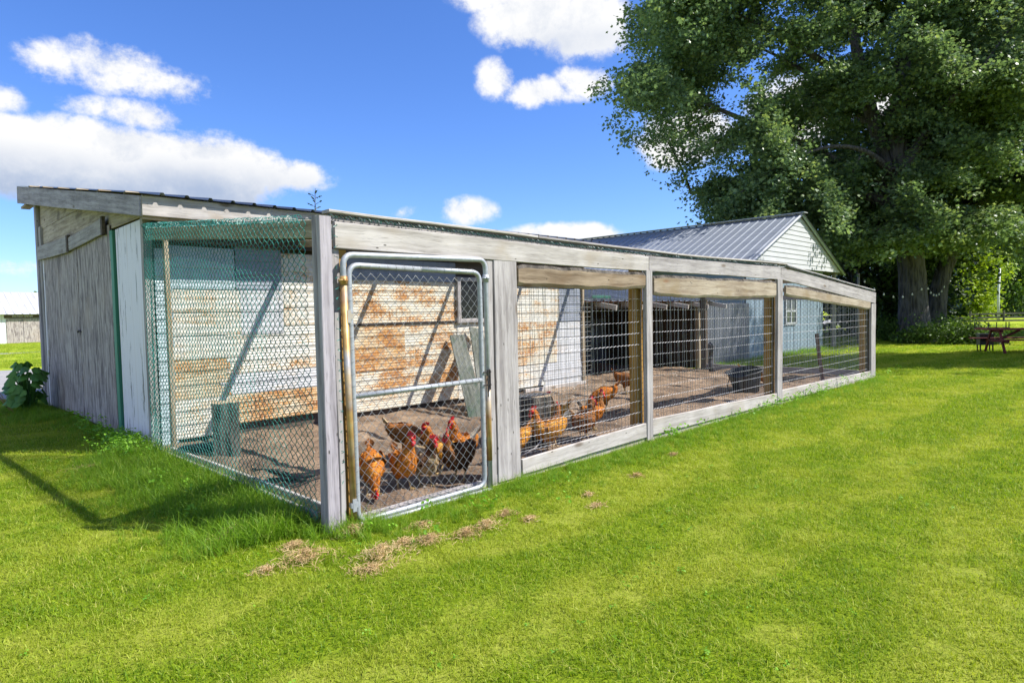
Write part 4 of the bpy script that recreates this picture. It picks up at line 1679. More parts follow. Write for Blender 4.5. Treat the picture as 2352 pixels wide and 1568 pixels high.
    for i in range(1500):
        x, y = rr.uniform(.2, 12.2), rr.uniform(.12, 3.85)
        z = dirt_z(x, y) + .004
        a = rr.uniform(0, 6.28)
        l = rr.uniform(.02, .07)
        w = .0022
        c, s = math.cos(a), math.sin(a)
        g.add([(x - c * l - s * w, y - s * l + c * w, z), (x - c * l + s * w, y - s * l - c * w, z), (x + c * l, y + s * l, z + rr.uniform(0, .02))], [(0, 1, 2)], rr.random())
    tag(g.build('straw', 'dry_blade'), 'bits of straw scattered over the dirt floor of the run', 'straw', kind='stuff')


build_contents()


# ------------------------------------------------------------------ hens
def catmull(P, n):
    P = [np.array(p, float) for p in P]
    out = []
    m = len(P)
    for i in range(m - 1):
        p0, p1, p2, p3 = P[max(0, i - 1)], P[i], P[i + 1], P[min(m - 1, i + 2)]
        for k in range(n):
            t = k / n
            out.append(.5 * ((2 * p1) + (-p0 + p2) * t + (2 * p0 - 5 * p1 + 4 * p2 - p3) * t * t + (-p0 + 3 * p1 - 3 * p2 + p3) * t ** 3))
    out.append(P[-1])
    return out


# spine: x forward, z up, half width, half height
POSES = {
    'upright': [(-.205, .315, .014, .012), (-.175, .295, .040, .040), (-.125, .255, .072, .072), (-.05, .215, .098, .096), (.03, .205, .102, .104), (.09, .235, .080, .088), (.125, .29, .054, .058),
                (.140, .345, .040, .041), (.150, .385, .031, .033), (.163, .410, .027, .029), (.182, .414, .020, .022), (.196, .409, .008, .010)],
    'tall': [(-.17, .29, .014, .012), (-.15, .27, .042, .042), (-.105, .235, .075, .075), (-.04, .205, .098, .100), (.025, .215, .100, .108), (.070, .265, .078, .085), (.090, .325, .055, .056),
             (.098, .375, .042, .042), (.106, .412, .033, .034), (.119, .437, .028, .030), (.138, .441, .020, .022), (.152, .436, .008, .010)],
    'peck': [(-.20, .33, .014, .012), (-.175, .31, .042, .040), (-.125, .275, .074, .072), (-.05, .24, .100, .096), (.03, .22, .102, .100), (.095, .205, .078, .080), (.145, .18, .054, .056),
             (.180, .14, .042, .042), (.203, .10, .033, .033), (.213, .070, .028, .029), (.216, .048, .020, .022), (.216, .034, .008, .010)],
    'low': [(-.20, .30, .014, .012), (-.175, .285, .042, .040), (-.125, .255, .074, .072), (-.05, .225, .100, .096), (.03, .215, .102, .100), (.10, .225, .076, .080), (.155, .235, .052, .052),
            (.195, .245, .040, .040), (.225, .255, .032, .033), (.243, .262, .027, .029), (.262, .258, .019, .021), (.275, .250, .008, .010)]}


def hen(x, y, heading, pose, body, neck, tail, label, size=1.0, head_turn=0.0, lean=0.0):
    z = dirt_z(x, y)
    t = thing('hen', label, 'hen', (x, y, z), 'hens in the run', rot=math.radians(heading))
    Mh = world_of(t) @ Matrix.Scale(size, 4)
    rr = random.Random(int(x * 1000 + y * 77))
    sp = catmull(POSES[pose], 3)
    n = 14
    vs, fs = [], []
    rings = []
    for i, s in enumerate(sp):
        a, b = sp[max(0, i - 1)], sp[min(len(sp) - 1, i + 1)]
        tx, tz = b[0] - a[0], b[1] - a[1]
        l = math.hypot(tx, tz) or 1
        nx, nz = -tz / l, tx / l
        u = i / (len(sp) - 1)
        turn = head_turn * max(0, (u - .58) / .42) ** 1.5
        ring = []
        for k in range(n):
            an = 2 * math.pi * k / n
            wv = 1 + (.05 * math.sin(an * 3 + i * .9) + rr.uniform(-.03, .03)) * (1 if .08 < u < .7 else .3)
            w, h = s[2] * wv * math.cos(an), s[3] * wv * math.sin(an)
            px, py, pz = s[0] + nx * h, w, s[1] + nz * h
            if turn:
                ox = sp[int(len(sp) * .58)][0]
                dx = px - ox
                px, py = ox + dx * math.cos(turn) - py * math.sin(turn), dx * math.sin(turn) + py * math.cos(turn)
            ring.append(Vector((px, py, pz)))
        rings.append(ring)
        vs += ring
    for i in range(len(sp) - 1):
        for k in range(n):
            fs.append((i * n + k, i * n + (k + 1) % n, (i + 1) * n + (k + 1) % n, (i + 1) * n + k))
    fs.append(tuple(range(n - 1, -1, -1)))
    fs.append(tuple((len(sp) - 1) * n + k for k in range(n)))
    g = MB()
    g.add(vs, fs)
    me = g.mesh('body', [body, neck], True)
    cut = int(len(sp) * .56)
    for pi, p in enumerate(me.polygons):
        if pi // n >= cut:
            p.material_index = 1
    link('body', me, t, Mh)
    # plumage: small overlapping feather tips lying on the body
    def plum(i0, i1, cnt, mat, ln):
        q = MB()
        for _ in range(cnt):
            i = rr.randint(i0, i1)
            k = rr.random() * n
            k0, f = int(k) % n, k % 1
            p = rings[i][k0].lerp(rings[i][(k0 + 1) % n], f)
            back = (rings[max(0, i - 1)][k0] - rings[min(len(rings) - 1, i + 1)][k0]).normalized()
            c = sum(rings[i], Vector()) / n
            nr = (p - c).normalized()
            sd = back.cross(nr).normalized()
            L = ln * rr.uniform(.7, 1.3)
            W = L * .33
            a = p + nr * .001
            q.add([a - sd * W * .7, a + sd * W * .7, a + back * L * .6 + sd * W + nr * .004, a + back * L + nr * .007, a + back * L * .6 - sd * W + nr * .004], [(0, 1, 2, 3, 4)])
        o = q.build('plumage', mat, t, matrix=Mh)
        o['kind'] = 'stuff'
    N = len(sp)
    plum(3, cut - 1, 170, body, .034)
    plum(cut - 4, N - 9, 90, neck, .026)
    # wings
    for s in (-1, 1):
        q = MB()
        cx, cz = (-.03, .225) if pose in ('upright', 'tall') else (-.04, .245)
        up, dn = [], []
        wv = []
        for i in range(9):
            u = i / 8
            xx = cx + .095 - .20 * u
            hh = .062 * math.sin(math.pi * min(1, .18 + u * .80)) * (1 - .25 * u)
            zc = cz + .012 + (.05 * u if pose in ('upright', 'tall') else .055 * u)
            yo = .106 - .035 * u * u
            wv.append([(xx, s * (yo - .018), zc + hh), (xx, s * (yo + .004), zc + hh * .4), (xx, s * (yo + .006), zc - hh * .4), (xx - .01, s * (yo - .012), zc - hh)])
        for row in wv:
            q.v.extend(row)
            q.t.extend([.5] * 4)
        for i in range(8):
            for k in range(3):
                q.f.append((i * 4 + k, i * 4 + k + 1, (i + 1) * 4 + k + 1, (i + 1) * 4 + k))
        q.build('wing', body, t, True, Mh)
    # tail fan
    q = MB()
    b = Vector((sp[2][0] + .02, 0, sp[2][1]))
    for k in range(9):
        a = (k - 4) / 4
        d = Vector((-.62, a * .36, .80 - abs(a) * .16)).normalized()
        L = .125 * (1 - abs(a) * .18)
        sd = Vector((.35 * a, .35, .25 * (1 if a > 0 else -1))).normalized()
        e = b + d * L
        q.add([b + sd * .012, b - sd * .012, b + d * L * .7 - sd * .020, e, b + d * L * .7 + sd * .020], [(0, 1, 2, 3, 4)])
    q.build('tail', tail, t, matrix=Mh)
    # head: face, comb, wattles, beak, eyes
    hi = N - 5
    c = sum(rings[hi], Vector()) / n
    tip = sum(rings[-1], Vector()) / n
    fw = (tip - c).normalized()
    upv = (rings[hi][n // 4] - c).normalized()
    sdv = fw.cross(upv).normalized()
    hr = sp[hi][3]
    q = MB()
    teeth = [(-.040, .006), (-.034, .030), (-.022, .020), (-.014, .042), (-.002, .026), (.008, .046), (.018, .028), (.028, .036), (.038, .006), (.036, -.012), (-.036, -.010)]
    pts = [c + fw * a + upv * (hr * .72 + bz) for a, bz in teeth]
    m = len(pts)
    q.add([p + sdv * .005 for p in pts] + [p - sdv * .005 for p in pts], [tuple(range(m)), tuple(range(2 * m - 1, m - 1, -1))] + [(k, k + m, (k + 1) % m + m, (k + 1) % m) for k in range(m)])
    q.build('comb', 'comb_red', t, matrix=Mh)
    for s in (-1, 1):
        q = MB()
        o = c + fw * (hr * .95) - upv * (hr * .8) + sdv * (s * hr * .42)
        q.tube([o + upv * .010, o - upv * .006, o - upv * .024, o - upv * .036], [.006, .013, .014, .004], 6)
        q.build('wattle', 'comb_red', t, True, Mh)
        q = MB()
        o = c + fw * (hr * .35) + sdv * (s * hr * .78)
        q.tube([o - sdv * s * .006, o + sdv * s * .003, o + sdv * s * .005], [.021, .019, .010], 8)
        q.build('face_patch', 'comb_red', t, True, Mh)
        q = MB()
        o = c + fw * (hr * .35) + upv * .004 + sdv * (s * (hr * .78 + .005))
        q.tube([o - sdv * s * .004, o + sdv * s * .003], [.0055, .004], 6)
        q.build('eye', 'eye_black', t, True, Mh)
    q = MB()
    q.tube([tip - fw * .012, tip + fw * .006, tip + fw * .024 - upv * .006], [.011, .008, .001], 6)
    q.build('beak', 'beak_horn', t, True, Mh)
    # legs
    for s in (-1, 1):
        fwd = rr.uniform(-.025, .03)
        q = MB()
        hip = Vector((-.005, s * .045, .17 if pose in ('upright', 'tall', 'low') else .19))
        hock = Vector((-.03 + fwd * .4, s * .045, .092))
        foot = Vector((.005 + fwd, s * .048, .006))
        q.tube([hip, hip.lerp(hock, .5), hock], [.044, .032, .013], 8)
        q.build('thigh', body, t, True, Mh)
        q = MB()
        q.tube([hock, foot], [.0085, .007], 6)
        for a in (-32, 0, 32, 180):
            d = Vector((math.cos(R(a)), math.sin(R(a)), 0)) * (.048 if a != 180 else .025)
            q.tube([foot, foot + d * .6 + Vector((0, 0, .003)), foot + d + Vector((0, 0, -.003))], [.0065, .005, .0025], 5)
        q.build('leg', 'leg_yellow', t, True, Mh)
    return t


FO, FG, FB, FD, FP, FW = 'feather_orange', 'feather_gold', 'feather_brown', 'feather_dark', 'feather_pale', 'feather_white'
hen(.62, .40, -118, 'peck', FO, FO, FB, 'orange hen with head down pecking at the gate, leftmost of its group')
hen(.88, .33, -98, 'tall', FO, FO, FB, 'upright orange hen standing tall behind the middle of the gate', 1.0, .3)
hen(1.10, .33, -105, 'upright', FP, FD, FP, 'buff hen with black neck standing behind the gate', 1.0, .5)
hen(1.52, .66, 165, 'tall', FG, FO, FW, 'golden hen at the back of the gate group, head turned left', 1.0, -.3)
hen(1.78, .62, 175, 'tall', FO, FO, FW, 'orange hen at the back of the gate group by the wide board', 1.0, .2)
hen(1.46, .30, -170, 'upright', FD, FB, FW, 'dark brown hen with pale tail at the right end of the gate', 1.06, .3)
hen(1.66, 1.36, -35, 'peck', FB, FB, FP, 'pale tailed brown hen scratching in the dirt behind the gate group', 1.05)
hen(2.16, .30, 170, 'upright', FG, FO, FG, 'golden hen half hidden by the wide board beside the gate')
hen(2.72, .34, 160, 'upright', FG, FO, FW, 'bright orange hen facing left with a white tipped tail, low in the first panel', 1.05)
hen(2.98, .52, 15, 'upright', FO, FB, FW, 'orange hen behind another in front of the log stump, looking right', 1.0, .3)
hen(3.62, 1.0, 165, 'tall', FG, FB, FG, 'golden hen standing tall right of the log stump, facing left')
hen(3.46, .45, -15, 'tall', FB, FB, FG, 'brown hen with bright comb facing right in the first panel', 1.0, .1)
hen(4.05, .78, -25, 'tall', FO, FB, FW, 'orange hen with white tail standing nearest the first post', 1.0, .3)
hen(5.30, 1.55, 150, 'peck', FO, FO, FO, 'orange hen bending down with raised tail near the first post', 1.1)
hen(7.2, 2.45, -40, 'peck', FB, FB, FB, 'brown hen scratching far back near the shelter', 1.1)
hen(9.22, 1.05, -60, 'peck', FG, FO, FG, 'golden hen feeding beside the tipped black tub', 1.1)


# ------------------------------------------------------------------ trees
UH = Vector((c_right.x, c_right.y, 0)).normalized()
WH = Vector((c_fwd.x, c_fwd.y, 0)).normalized()


def maple_spray(seed, n=34, size=.125, spread=.40, droop=.9):
    """a leafy twig: lobed leaves hanging about a short shoot"""
    rr = random.Random(seed)
    g = MB()
    lob = [(0, .0), (.16, .18), (.46, .12), (.34, .36), (.62, .62), (.26, .60), (.0, 1.0), (-.26, .60), (-.62, .62), (-.34, .36), (-.46, .12), (-.16, .18)]
    for i in range(n):
        p = Vector((rr.gauss(0, spread * .55), rr.gauss(0, spread * .55), rr.gauss(0, spread * .36)))
        p.z -= droop * p.to_2d().length * .5
        s = size * rr.uniform(.65, 1.25)
        e = Euler((R(rr.uniform(-75, 35)), R(rr.uniform(-45, 45)), rr.uniform(0, 6.28)))
        m = e.to_matrix()
        cup = rr.uniform(-.15, .25)
        vs = [p + m @ Vector((x * s, y * s - s * .3, cup * s * abs(x))) for x, y in lob]
        vs.append(p + m @ Vector((0, s * .12, 0)))
        g.add(vs, [(12, k, (k + 1) % 12) for k in range(12)], rr.random())
    return g


def oval_spray(seed, n=30, size=.10, spread=.45):
    rr = random.Random(seed)
    g = MB()
    for i in range(n):
        p = Vector((rr.gauss(0, spread * .5), rr.gauss(0, spread * .5), rr.gauss(0, spread * .4)))
        s = size * rr.uniform(.6, 1.3)
        m = Euler((R(rr.uniform(-70, 50)), R(rr.uniform(-50, 50)), rr.uniform(0, 6.28))).to_matrix()
        vs = [p + m @ Vector(q) * s for q in ((0, -.5, 0), (.30, -.1, .05), (.22, .3, .03), (0, .6, 0), (-.22, .3, .03), (-.30, -.1, .05))]
        g.add(vs, [(0, 1, 2, 3), (0, 3, 4, 5)], rr.random())
    return g


def inside(poly, x, y):
    c = False
    j = len(poly) - 1
    for i in range(len(poly)):
        xi, yi = poly[i]
        xj, yj = poly[j]
        if (yi > y) != (yj > y) and x < (xj - xi) * (y - yi) / (yj - yi) + xi:
            c = not c
        j = i
    return c


def big_tree(name, label, base, trunk, limbs, poly, nb, per, seed, depth=(-3, 7), leaf='maple_leaf', flare=1.0, dist=26.6):
    """trunk and limbs are (u, w, z, radius) about the base; poly is the crown outline in (u, z)"""
    rr = random.Random(seed)
    B = Vector(base)
    R0 = (B - CAM).dot(UH)
    t = thing(name, label, 'tree', base)

    def W(u, w, z):
        return B + UH * u + WH * w + Vector((0, 0, z))
    g = MB()
    pts = catmull([(a, b, c, r) for a, b, c, r in trunk], 5)
    vs, fs = [], []
    n = 20
    for i, p in enumerate(pts):
        fl = 1 + flare * .55 * math.exp(-p[2] / .55)
        for k in range(n):
            a = 2 * math.pi * k / n
            rad = p[3] * (1 + (fl - 1) * (.55 + .65 * abs(math.sin(a * 2.5 + seed)))) * (1 + .05 * math.sin(a * 6 + p[2] * .6) + rr.uniform(-.02, .02))
            vs.append(W(p[0], p[1], p[2]) + (UH * math.cos(a) + WH * math.sin(a)) * rad)
    for i in range(len(pts) - 1):
        for k in range(n):
            fs.append((i * n + k, i * n + (k + 1) % n, (i + 1) * n + (k + 1) % n, (i + 1) * n + k))
    g.add(vs, fs)
    nodes = []
    lm = MB()
    for L in limbs:
        q = catmull(L, 5)
        lm.tube([W(*p[:3]) for p in q], [max(.03, p[3]) for p in q], 9, cap=True)
        nodes += [(p[0], p[1], p[2], p[3]) for p in q[3:]]
    g.build('trunk', 'bark', t, True)
    lm.build('limbs', 'bark', t, True)
    br = MB()
    P, Ro, S, K = [], [], [], []
    us = [p[0] for p in poly]
    zs = [p[1] for p in poly]
    made = 0
    tries = 0
    while made < nb and tries < nb * 60:
        tries += 1
        u, z = rr.uniform(min(us), max(us)), rr.uniform(min(zs), max(zs))
        if not inside(poly, u, z):
            continue
        if u < -4 and rr.random() < .1:
            continue
        w = rr.uniform(-14.5, -11.5) if (u > 8 and rr.random() < .45) else rr.uniform(*depth)
        k = 1 + w / dist
        uu, zz = u * k + R0 * (k - 1), 1.5 + (z - 1.5) * k
        tip = Vector((uu, w, zz))
        best = min(nodes, key=lambda q: (q[0] - uu) ** 2 + (q[1] - w) ** 2 + ((q[2] - zz) * 1.1) ** 2 + (4 if q[2] > zz + .5 else 0))
        a = Vector(best[:3])
        d = (tip - a).length
        if d < .4:
            continue
        mid = a.lerp(tip, .5) + Vector((0, 0, .12 * d))
        q = [a.lerp(mid, s) .lerp(mid.lerp(tip, s), s) for s in (0, .2, .4, .6, .8, 1.0)]
        r0 = min(.10, .02 + .012 * d)
        br.tube([W(*p) for p in q], [r0 * (1 - .15 * i) for i in range(6)], 5, cap=False)
        out = (tip - a).normalized()
        sdir = out.cross(Vector((0, 0, 1))).normalized()
        for j in range(per):
            s = rr.betavariate(3.0, 1.3)
            c = q[0].lerp(q[1], 0)
            f = s * 5
            i0 = min(4, int(f))
            c = q[i0].lerp(q[i0 + 1], f - i0)
            rad = (.22 + .50 * s)
            side = rr.gauss(0, rad * 1.25)
            off = sdir * side + out * rr.gauss(0, rad) + Vector((0, 0, rr.gauss(0, rad * .28)))
            c = c + off + out * rr.uniform(0, .4)
            c.z -= .22 * side * side / (rad + .3) + .22 * max(0, s - .55) * d * .5
            if not inside(poly, (c.x - R0 * (k - 1)) / k, 1.5 + (c.z - 1.5) / k) and rr.random() < .84:
                continue
            P.append(W(*c))
            Ro.append((rr.uniform(-.5, .5), rr.uniform(-.5, .5), rr.uniform(0, 6.28)))
            S.append(rr.uniform(.75, 1.35))
            K.append(rr.randint(0, 3))
        made += 1
    br.build('branches', 'bark', t)['kind'] = 'stuff'
    sprays = [maple_spray(seed * 10 + i) for i in range(4)]
    scatter('crown', sprays, P, Ro, S, K, leaf, t)['kind'] = 'stuff'
    return t


PXC = [2090.0, 55.0, 26.6, 16.8]


def px(X, Y):
    return ((X - PXC[0]) / PXC[1], 1.5 + (705 - Y) / PXC[1])


def L3(*pts):
    out = []
    for (X, Y, w, r) in pts:
        u, z = px(X, Y)
        k = 1 + w / PXC[2]
        out.append((u * k + PXC[3] * (k - 1), w, 1.5 + (z - 1.5) * k, r))
    return out


B1 = (28.6, 2.75, 0)
poly1 = [px(*p) for p in ((1600, -420), (1480, -150), (1425, 20), (1420, 75), (1490, 140), (1405, 180), (1415, 225), (1490, 250), (1410, 295), (1430, 335), (1530, 320), (1530, 380), (1570, 455), (1620, 500), (1660, 535), (1720, 520), (1850, 575), (1960, 600), (2040, 610), (2160, 590), (2280, 570), (2420, 540), (2520, 100), (2450, -400), (1950, -560))]
big_tree('maple_tree', 'huge silver maple with thick grey trunk, spreading over the white house', B1,
         [(0, 0, -.1, .56), (-.02, 0, 1.2, .54), (-.05, .05, 2.8, .52), (-.25, .1, 4.6, .48), (-.55, .1, 6.2, .44)],
         [L3((2070, 440, .1, .44), (2050, 330, 0, .36), (2058, 190, 0, .30), (2085, 30, .5, .24), (2110, -160, 1, .12)),
          L3((2065, 450, .1, .36), (2000, 300, .5, .28), (1965, 170, .5, .24), (1940, 60, 1, .17), (1880, -140, 2, .08)),
          L3((2070, 460, .1, .30), (1930, 380, .5, .18), (1780, 310, 1.0, .13), (1620, 240, 1.0, .08), (1480, 160, .5, .03)),
          L3((2075, 480, .1, .30), (1940, 440, 1, .18), (1800, 420, 2, .12), (1680, 420, 2, .07), (1580, 440, 2, .03)),
          L3((2068, 440, .1, .24), (1990, 360, -1.5, .12), (1900, 340, -2.2, .07), (1800, 370, -2.6, .03)),
          L3((2060, 400, 0, .26), (2130, 290, -1, .18), (2180, 230, -2, .12), (2230, 190, -2.6, .05)),
          L3((2060, 380, 0, .28), (2140, 240, 2, .2), (2200, 80, 4, .14), (2240, -80, 5, .06)),
          L3((1985, 230, .5, .2), (1880, 150, 0, .13), (1720, 60, -.5, .09), (1560, 0, -1, .04)),
          L3((2050, 340, 0, .22), (1950, 260, 3, .15), (1820, 160, 5, .09), (1700, 100, 6, .04)),
          L3((2090, 560, -.2, .16), (2120, 520, -1.2, .10), (2150, 540, -2.5, .05))],
         poly1, 275, 64, 3)

PXC[:] = [2150.0, 49.5, 29.6, 19.7]
B2 = (32.7, 2.75, 0)
poly2 = [px(*p) for p in ((2090, 540), (2100, 100), (2150, -300), (2500, -450), (3150, -300), (3200, 420), (2800, 600), (2480, 600), (2370, 600), (2290, 560), (2200, 560), (2130, 570))]
big_tree('maple_tree', 'second big maple trunk leaning right beside the huge silver maple', B2,
         [(0, 0, -.1, .40), (.02, 0, 1.2, .38), (.25, .05, 2.7, .36), (.95, .1, 4.4, .34), (1.7, .1, 6.0, .31)],
         [L3((2234, 480, .1, .30), (2240, 330, 0, .25), (2200, 170, 1, .2), (2165, 20, 1.5, .13), (2140, -150, 2, .05)),
          L3((2234, 480, .1, .3), (2320, 350, -.5, .2), (2440, 200, -1.5, .13), (2560, 100, -2.5, .06)),
          L3((2230, 490, .1, .26), (2340, 430, 1, .16), (2480, 400, 2, .09), (2620, 380, 2, .04)),
          L3((2230, 480, .1, .26), (2420, 380, -2, .18), (2640, 300, -5, .12), (2900, 260, -8.5, .08), (3050, 240, -12, .04)),
          L3((2240, 330, 0, .2), (2280, 140, 1, .15), (2350, -40, 1, .09), (2410, -160, 1, .04))],
         poly2, 270, 64, 5, depth=(-3, 5), flare=.8, dist=29.6)


def bushy(name, label, base, h, r, leaf, n, seed, trunk_h=.3, size=.2, cat='tree', group=None, spread=.9, lowz=.08):
    """smaller tree or shrub: short trunk, forked stems, leafy clumps with gaps"""
    rr = random.Random(seed)
    B = Vector(base)
    t = thing(name, label, cat, base, group)
    g = MB()
    g.tube([B, B + Vector((rr.uniform(-.1, .1) * r, 0, h * trunk_h)), B + Vector((rr.uniform(-.15, .15) * r, rr.uniform(-.1, .1) * r, h * .75))], [max(.02, h * .022), max(.015, h * .016), .012], 7)
    clumps = []
    for i in range(max(8, n // 14)):
        a = rr.uniform(0, 6.28)
        z = lowz + (1 - lowz) * rr.random()
        prof = math.sin(math.pi * min(1, .12 + .80 * z)) ** .6
        d = r * prof * math.sqrt(rr.random()) * .9
        c = B + Vector((math.cos(a) * d, math.sin(a) * d, h * z * .94))
        clumps.append(c)
        g.tube([B + Vector((0, 0, h * min(z, trunk_h) * .9)), B.lerp(c, .6) + Vector((0, 0, h * .06)), c], [max(.012, h * .008), max(.008, h * .005), .005], 4, cap=False)
    g.build('trunk' if cat == 'tree' else 'stems', 'bark', t, True)
    P, Ro, S, K = [], [], [], []
    for i in range(n):
        c = rr.choice(clumps)
        q = r * .24
        p = c + Vector((rr.gauss(0, q), rr.gauss(0, q), rr.gauss(0, q * .7)))
        if p.z < .05:
            p.z = .05 + rr.random() * .2
        P.append(p)
        Ro.append((rr.uniform(-.6, .6), rr.uniform(-.6, .6), rr.uniform(0, 6.28)))
        S.append(rr.uniform(.7, 1.3))
        K.append(rr.randint(0, 2))
    scatter('crown' if cat == 'tree' else 'foliage', [oval_spray(seed * 7 + i, 26, size, spread) for i in range(3)], P, Ro, S, K, leaf, t)['kind'] = 'stuff'
    return t


def at(X, Y, depth):
    """ground point below a place seen at that depth"""
    u = (X - 1176) / 1464.25 * depth
    p = CAM + WH * depth * 1.0 + UH * u
    return (p.x, p.y, 0)


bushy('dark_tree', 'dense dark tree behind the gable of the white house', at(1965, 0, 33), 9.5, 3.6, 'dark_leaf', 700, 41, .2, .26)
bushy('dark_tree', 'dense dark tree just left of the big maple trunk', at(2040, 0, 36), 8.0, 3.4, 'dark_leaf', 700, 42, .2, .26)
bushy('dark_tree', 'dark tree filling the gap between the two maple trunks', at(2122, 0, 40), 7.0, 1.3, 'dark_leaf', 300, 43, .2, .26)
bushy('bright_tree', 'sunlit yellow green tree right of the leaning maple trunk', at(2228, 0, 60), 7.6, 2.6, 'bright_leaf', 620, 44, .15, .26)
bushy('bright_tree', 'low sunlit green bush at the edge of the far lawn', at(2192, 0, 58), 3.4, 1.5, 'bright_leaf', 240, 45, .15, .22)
bushy('field_tree', 'mid green tree behind the far rail fence', at(2290, 0, 76), 11, 5.0, 'mid_leaf', 650, 46, .2, .36)
bushy('field_tree', 'tall green tree behind the fence at the right edge', at(2390, 0, 80), 13, 6.0, 'mid_leaf', 700, 47, .2, .36)
bushy('field_tree', 'far green tree beyond the fence between brighter trees', at(2245, 0, 92), 12, 6.0, 'mid_leaf', 520, 48, .2, .42)
bushy('field_tree', 'small far tree peeping over the distant barn roof', (15.2, 82, 0), 6.2, 3.2, 'mid_leaf', 220, 49, .2, .4)
for i, (X, d, h, r, lab) in enumerate(((2035, 27.5, .9, .9, 'dark weedy shrub at the left foot of the big maple trunk'), (2110, 25.2, .75, .8, 'weedy shrub in front of the big maple trunk'),
                                       (2170, 27.0, .9, .9, 'green shrub at the foot of the leaning maple trunk'), (2215, 24.5, .55, 1.0, 'low green shrub left of the picnic table'), (2250, 24.0, .45, .8, 'low leafy weeds behind the end of the picnic table'))):
    bushy('shrub', lab, at(X, 0, d), h, r, 'mid_leaf', 110, 60 + i, .1, .09, 'shrub', 'shrubs round the maple trunks', .3)


def sapling():
    rr = random.Random(9)
    t = thing('sapling', 'thin dark leafed sapling whose top shows above the shed roof', 'sapling', (6.23, 11.5, 0))
    g = MB()
    B = Vector((6.23, 11.5, 0))
    stem = [B, B + Vector((.02, 0, 2.2)), B + Vector((-.02, 0, 4.0)), B + Vector((.02, .0, 4.88))]
    g.tube(stem, [.035, .03, .018, .006], 6)
    lf = MB()
    for i in range(17):
        z = 3.9 + i * .055
        a = i * 2.4
        o = B + Vector((0, 0, z))
        e = o + Vector((math.cos(a) * .22, math.sin(a) * .22, .10)) * (1.15 - .03 * i)
        g.tube([o, e], [.007, .003], 4, cap=False)
        for k in range(6):
            c = o.lerp(e, .35 + .13 * k)
            m = Euler((rr.uniform(-.8, .8), rr.uniform(-.8, .8), rr.uniform(0, 6.28))).to_matrix()
            s = rr.uniform(.05, .08)
            lf.add([c + m @ Vector(q) * s for q in ((0, -.5, 0), (.34, 0, .05), (0, .6, 0), (-.34, 0, .05))], [(0, 1, 2, 3)], rr.random())
    g.build('stem', 'bark', t)
    lf.build('foliage', 'dark_leaf', t)


sapling()


# ------------------------------------------------------------------ burdock at the shed's far corner
def burdock():
    rr = random.Random(12)
    t = thing('burdock_plant', 'large leafed dark green burdock at the rear corner of the shed', 'plant', (-.36, 9.2, 0))
    B = Vector((-.36, 9.2, 0))
    for i in range(64):
        a = rr.uniform(0, 6.28)
        h = rr.uniform(.15, .86)
        d = .27 * math.sqrt(max(0, 1 - (h / .95) ** 2)) * rr.uniform(.75, 1.1) + .03
        c = B + Vector((math.cos(a) * d, math.sin(a) * d * 1.4, h))
        if c.x > -.08:
            c.x = -.1 - rr.random() * .3
        g = MB()
        g.tube([B + Vector((rr.uniform(-.05, .05), rr.uniform(-.1, .1), 0)), B.lerp(c, .55) + Vector((0, 0, .08)), c], [.012, .01, .006], 5, cap=False, tint=.4)
        m = Euler((R(rr.uniform(40, 78)), R(rr.uniform(-25, 25)), a + math.pi / 2 + rr.uniform(-.4, .4))).to_matrix()
        s = rr.uniform(.11, .20)
        n = 14
        vs = [c]
        for k in range(n):
            an = 2 * math.pi * k / n
            rad = (.5 + .10 * math.cos(an)) * (1 + .10 * math.sin(an * 5 + i)) * s
            vs.append(c + m @ Vector((math.sin(an) * rad * .9, -math.cos(an) * rad - s * .25, .06 * s * math.sin(an * 4 + i) - .25 * s * (math.sin(an)) ** 2)))
        g.add(vs, [(0, k + 1, (k + 1) % n + 1) for k in range(n)], rr.random())
        g.build('leaf', 'burdock_leaf', t, True)
    # a few long bent grass stems beside it
    g = MB()
    for i in range(7):
        a = rr.uniform(2.3, 4.0)
        o = B + Vector((-.2, rr.uniform(-.3, .3), 0))
        L = rr.uniform(.7, 1.1)
        d = Vector((math.cos(a), math.sin(a), 0))
        g.tube([o, o + d * L * .3 + Vector((0, 0, L * .5)), o + d * L * .7 + Vector((0, 0, L * .62))], [.004, .003, .0015], 4, cap=False)
    g.build('stem', 'dry_blade', t)


burdock()


# ------------------------------------------------------------------ grass
def tuft(seed, n, rad, h0, h1, w, lean, segs=2, tmax=1.0):
    rr = random.Random(seed)
    g = MB()
    for i in range(n):
        a = rr.uniform(0, 6.28)
        d = rad * math.sqrt(rr.random())
        p = Vector((math.cos(a) * d, math.sin(a) * d, -.004))
        L = rr.uniform(h0, h1)
        b = rr.uniform(0, 6.28)
        dr = Vector((math.cos(b), math.sin(b), 0))
        k = lean * rr.uniform(.2, 1.3)
        sd = Vector((-dr.y, dr.x, 0))
        yaw = rr.uniform(-.9, .9)
        sd = (sd * math.cos(yaw) + dr * math.sin(yaw))
        W = w * rr.uniform(.6, 1.25)
        tn = rr.random() * tmax
        pts = []
        for s in range(segs + 1):
            u = s / segs
            x = L * k * u * u
            z = L * (u - .42 * k * u * u)
            ww = W * (1 - u) ** .7 if s < segs else 0
            c = p + dr * x + Vector((0, 0, max(z, .002)))
            pts.append((c, ww))
        vs = []
        for c, ww in pts[:-1]:
            vs += [c - sd * ww, c + sd * ww]
        vs.append(pts[-1][0])
        fs = [(2 * s, 2 * s + 1, 2 * s + 3, 2 * s + 2) for s in range(segs - 1)]
        fs.append((2 * (segs - 1), 2 * (segs - 1) + 1, 2 * segs))
        g.add(vs, fs, tn)
    return g


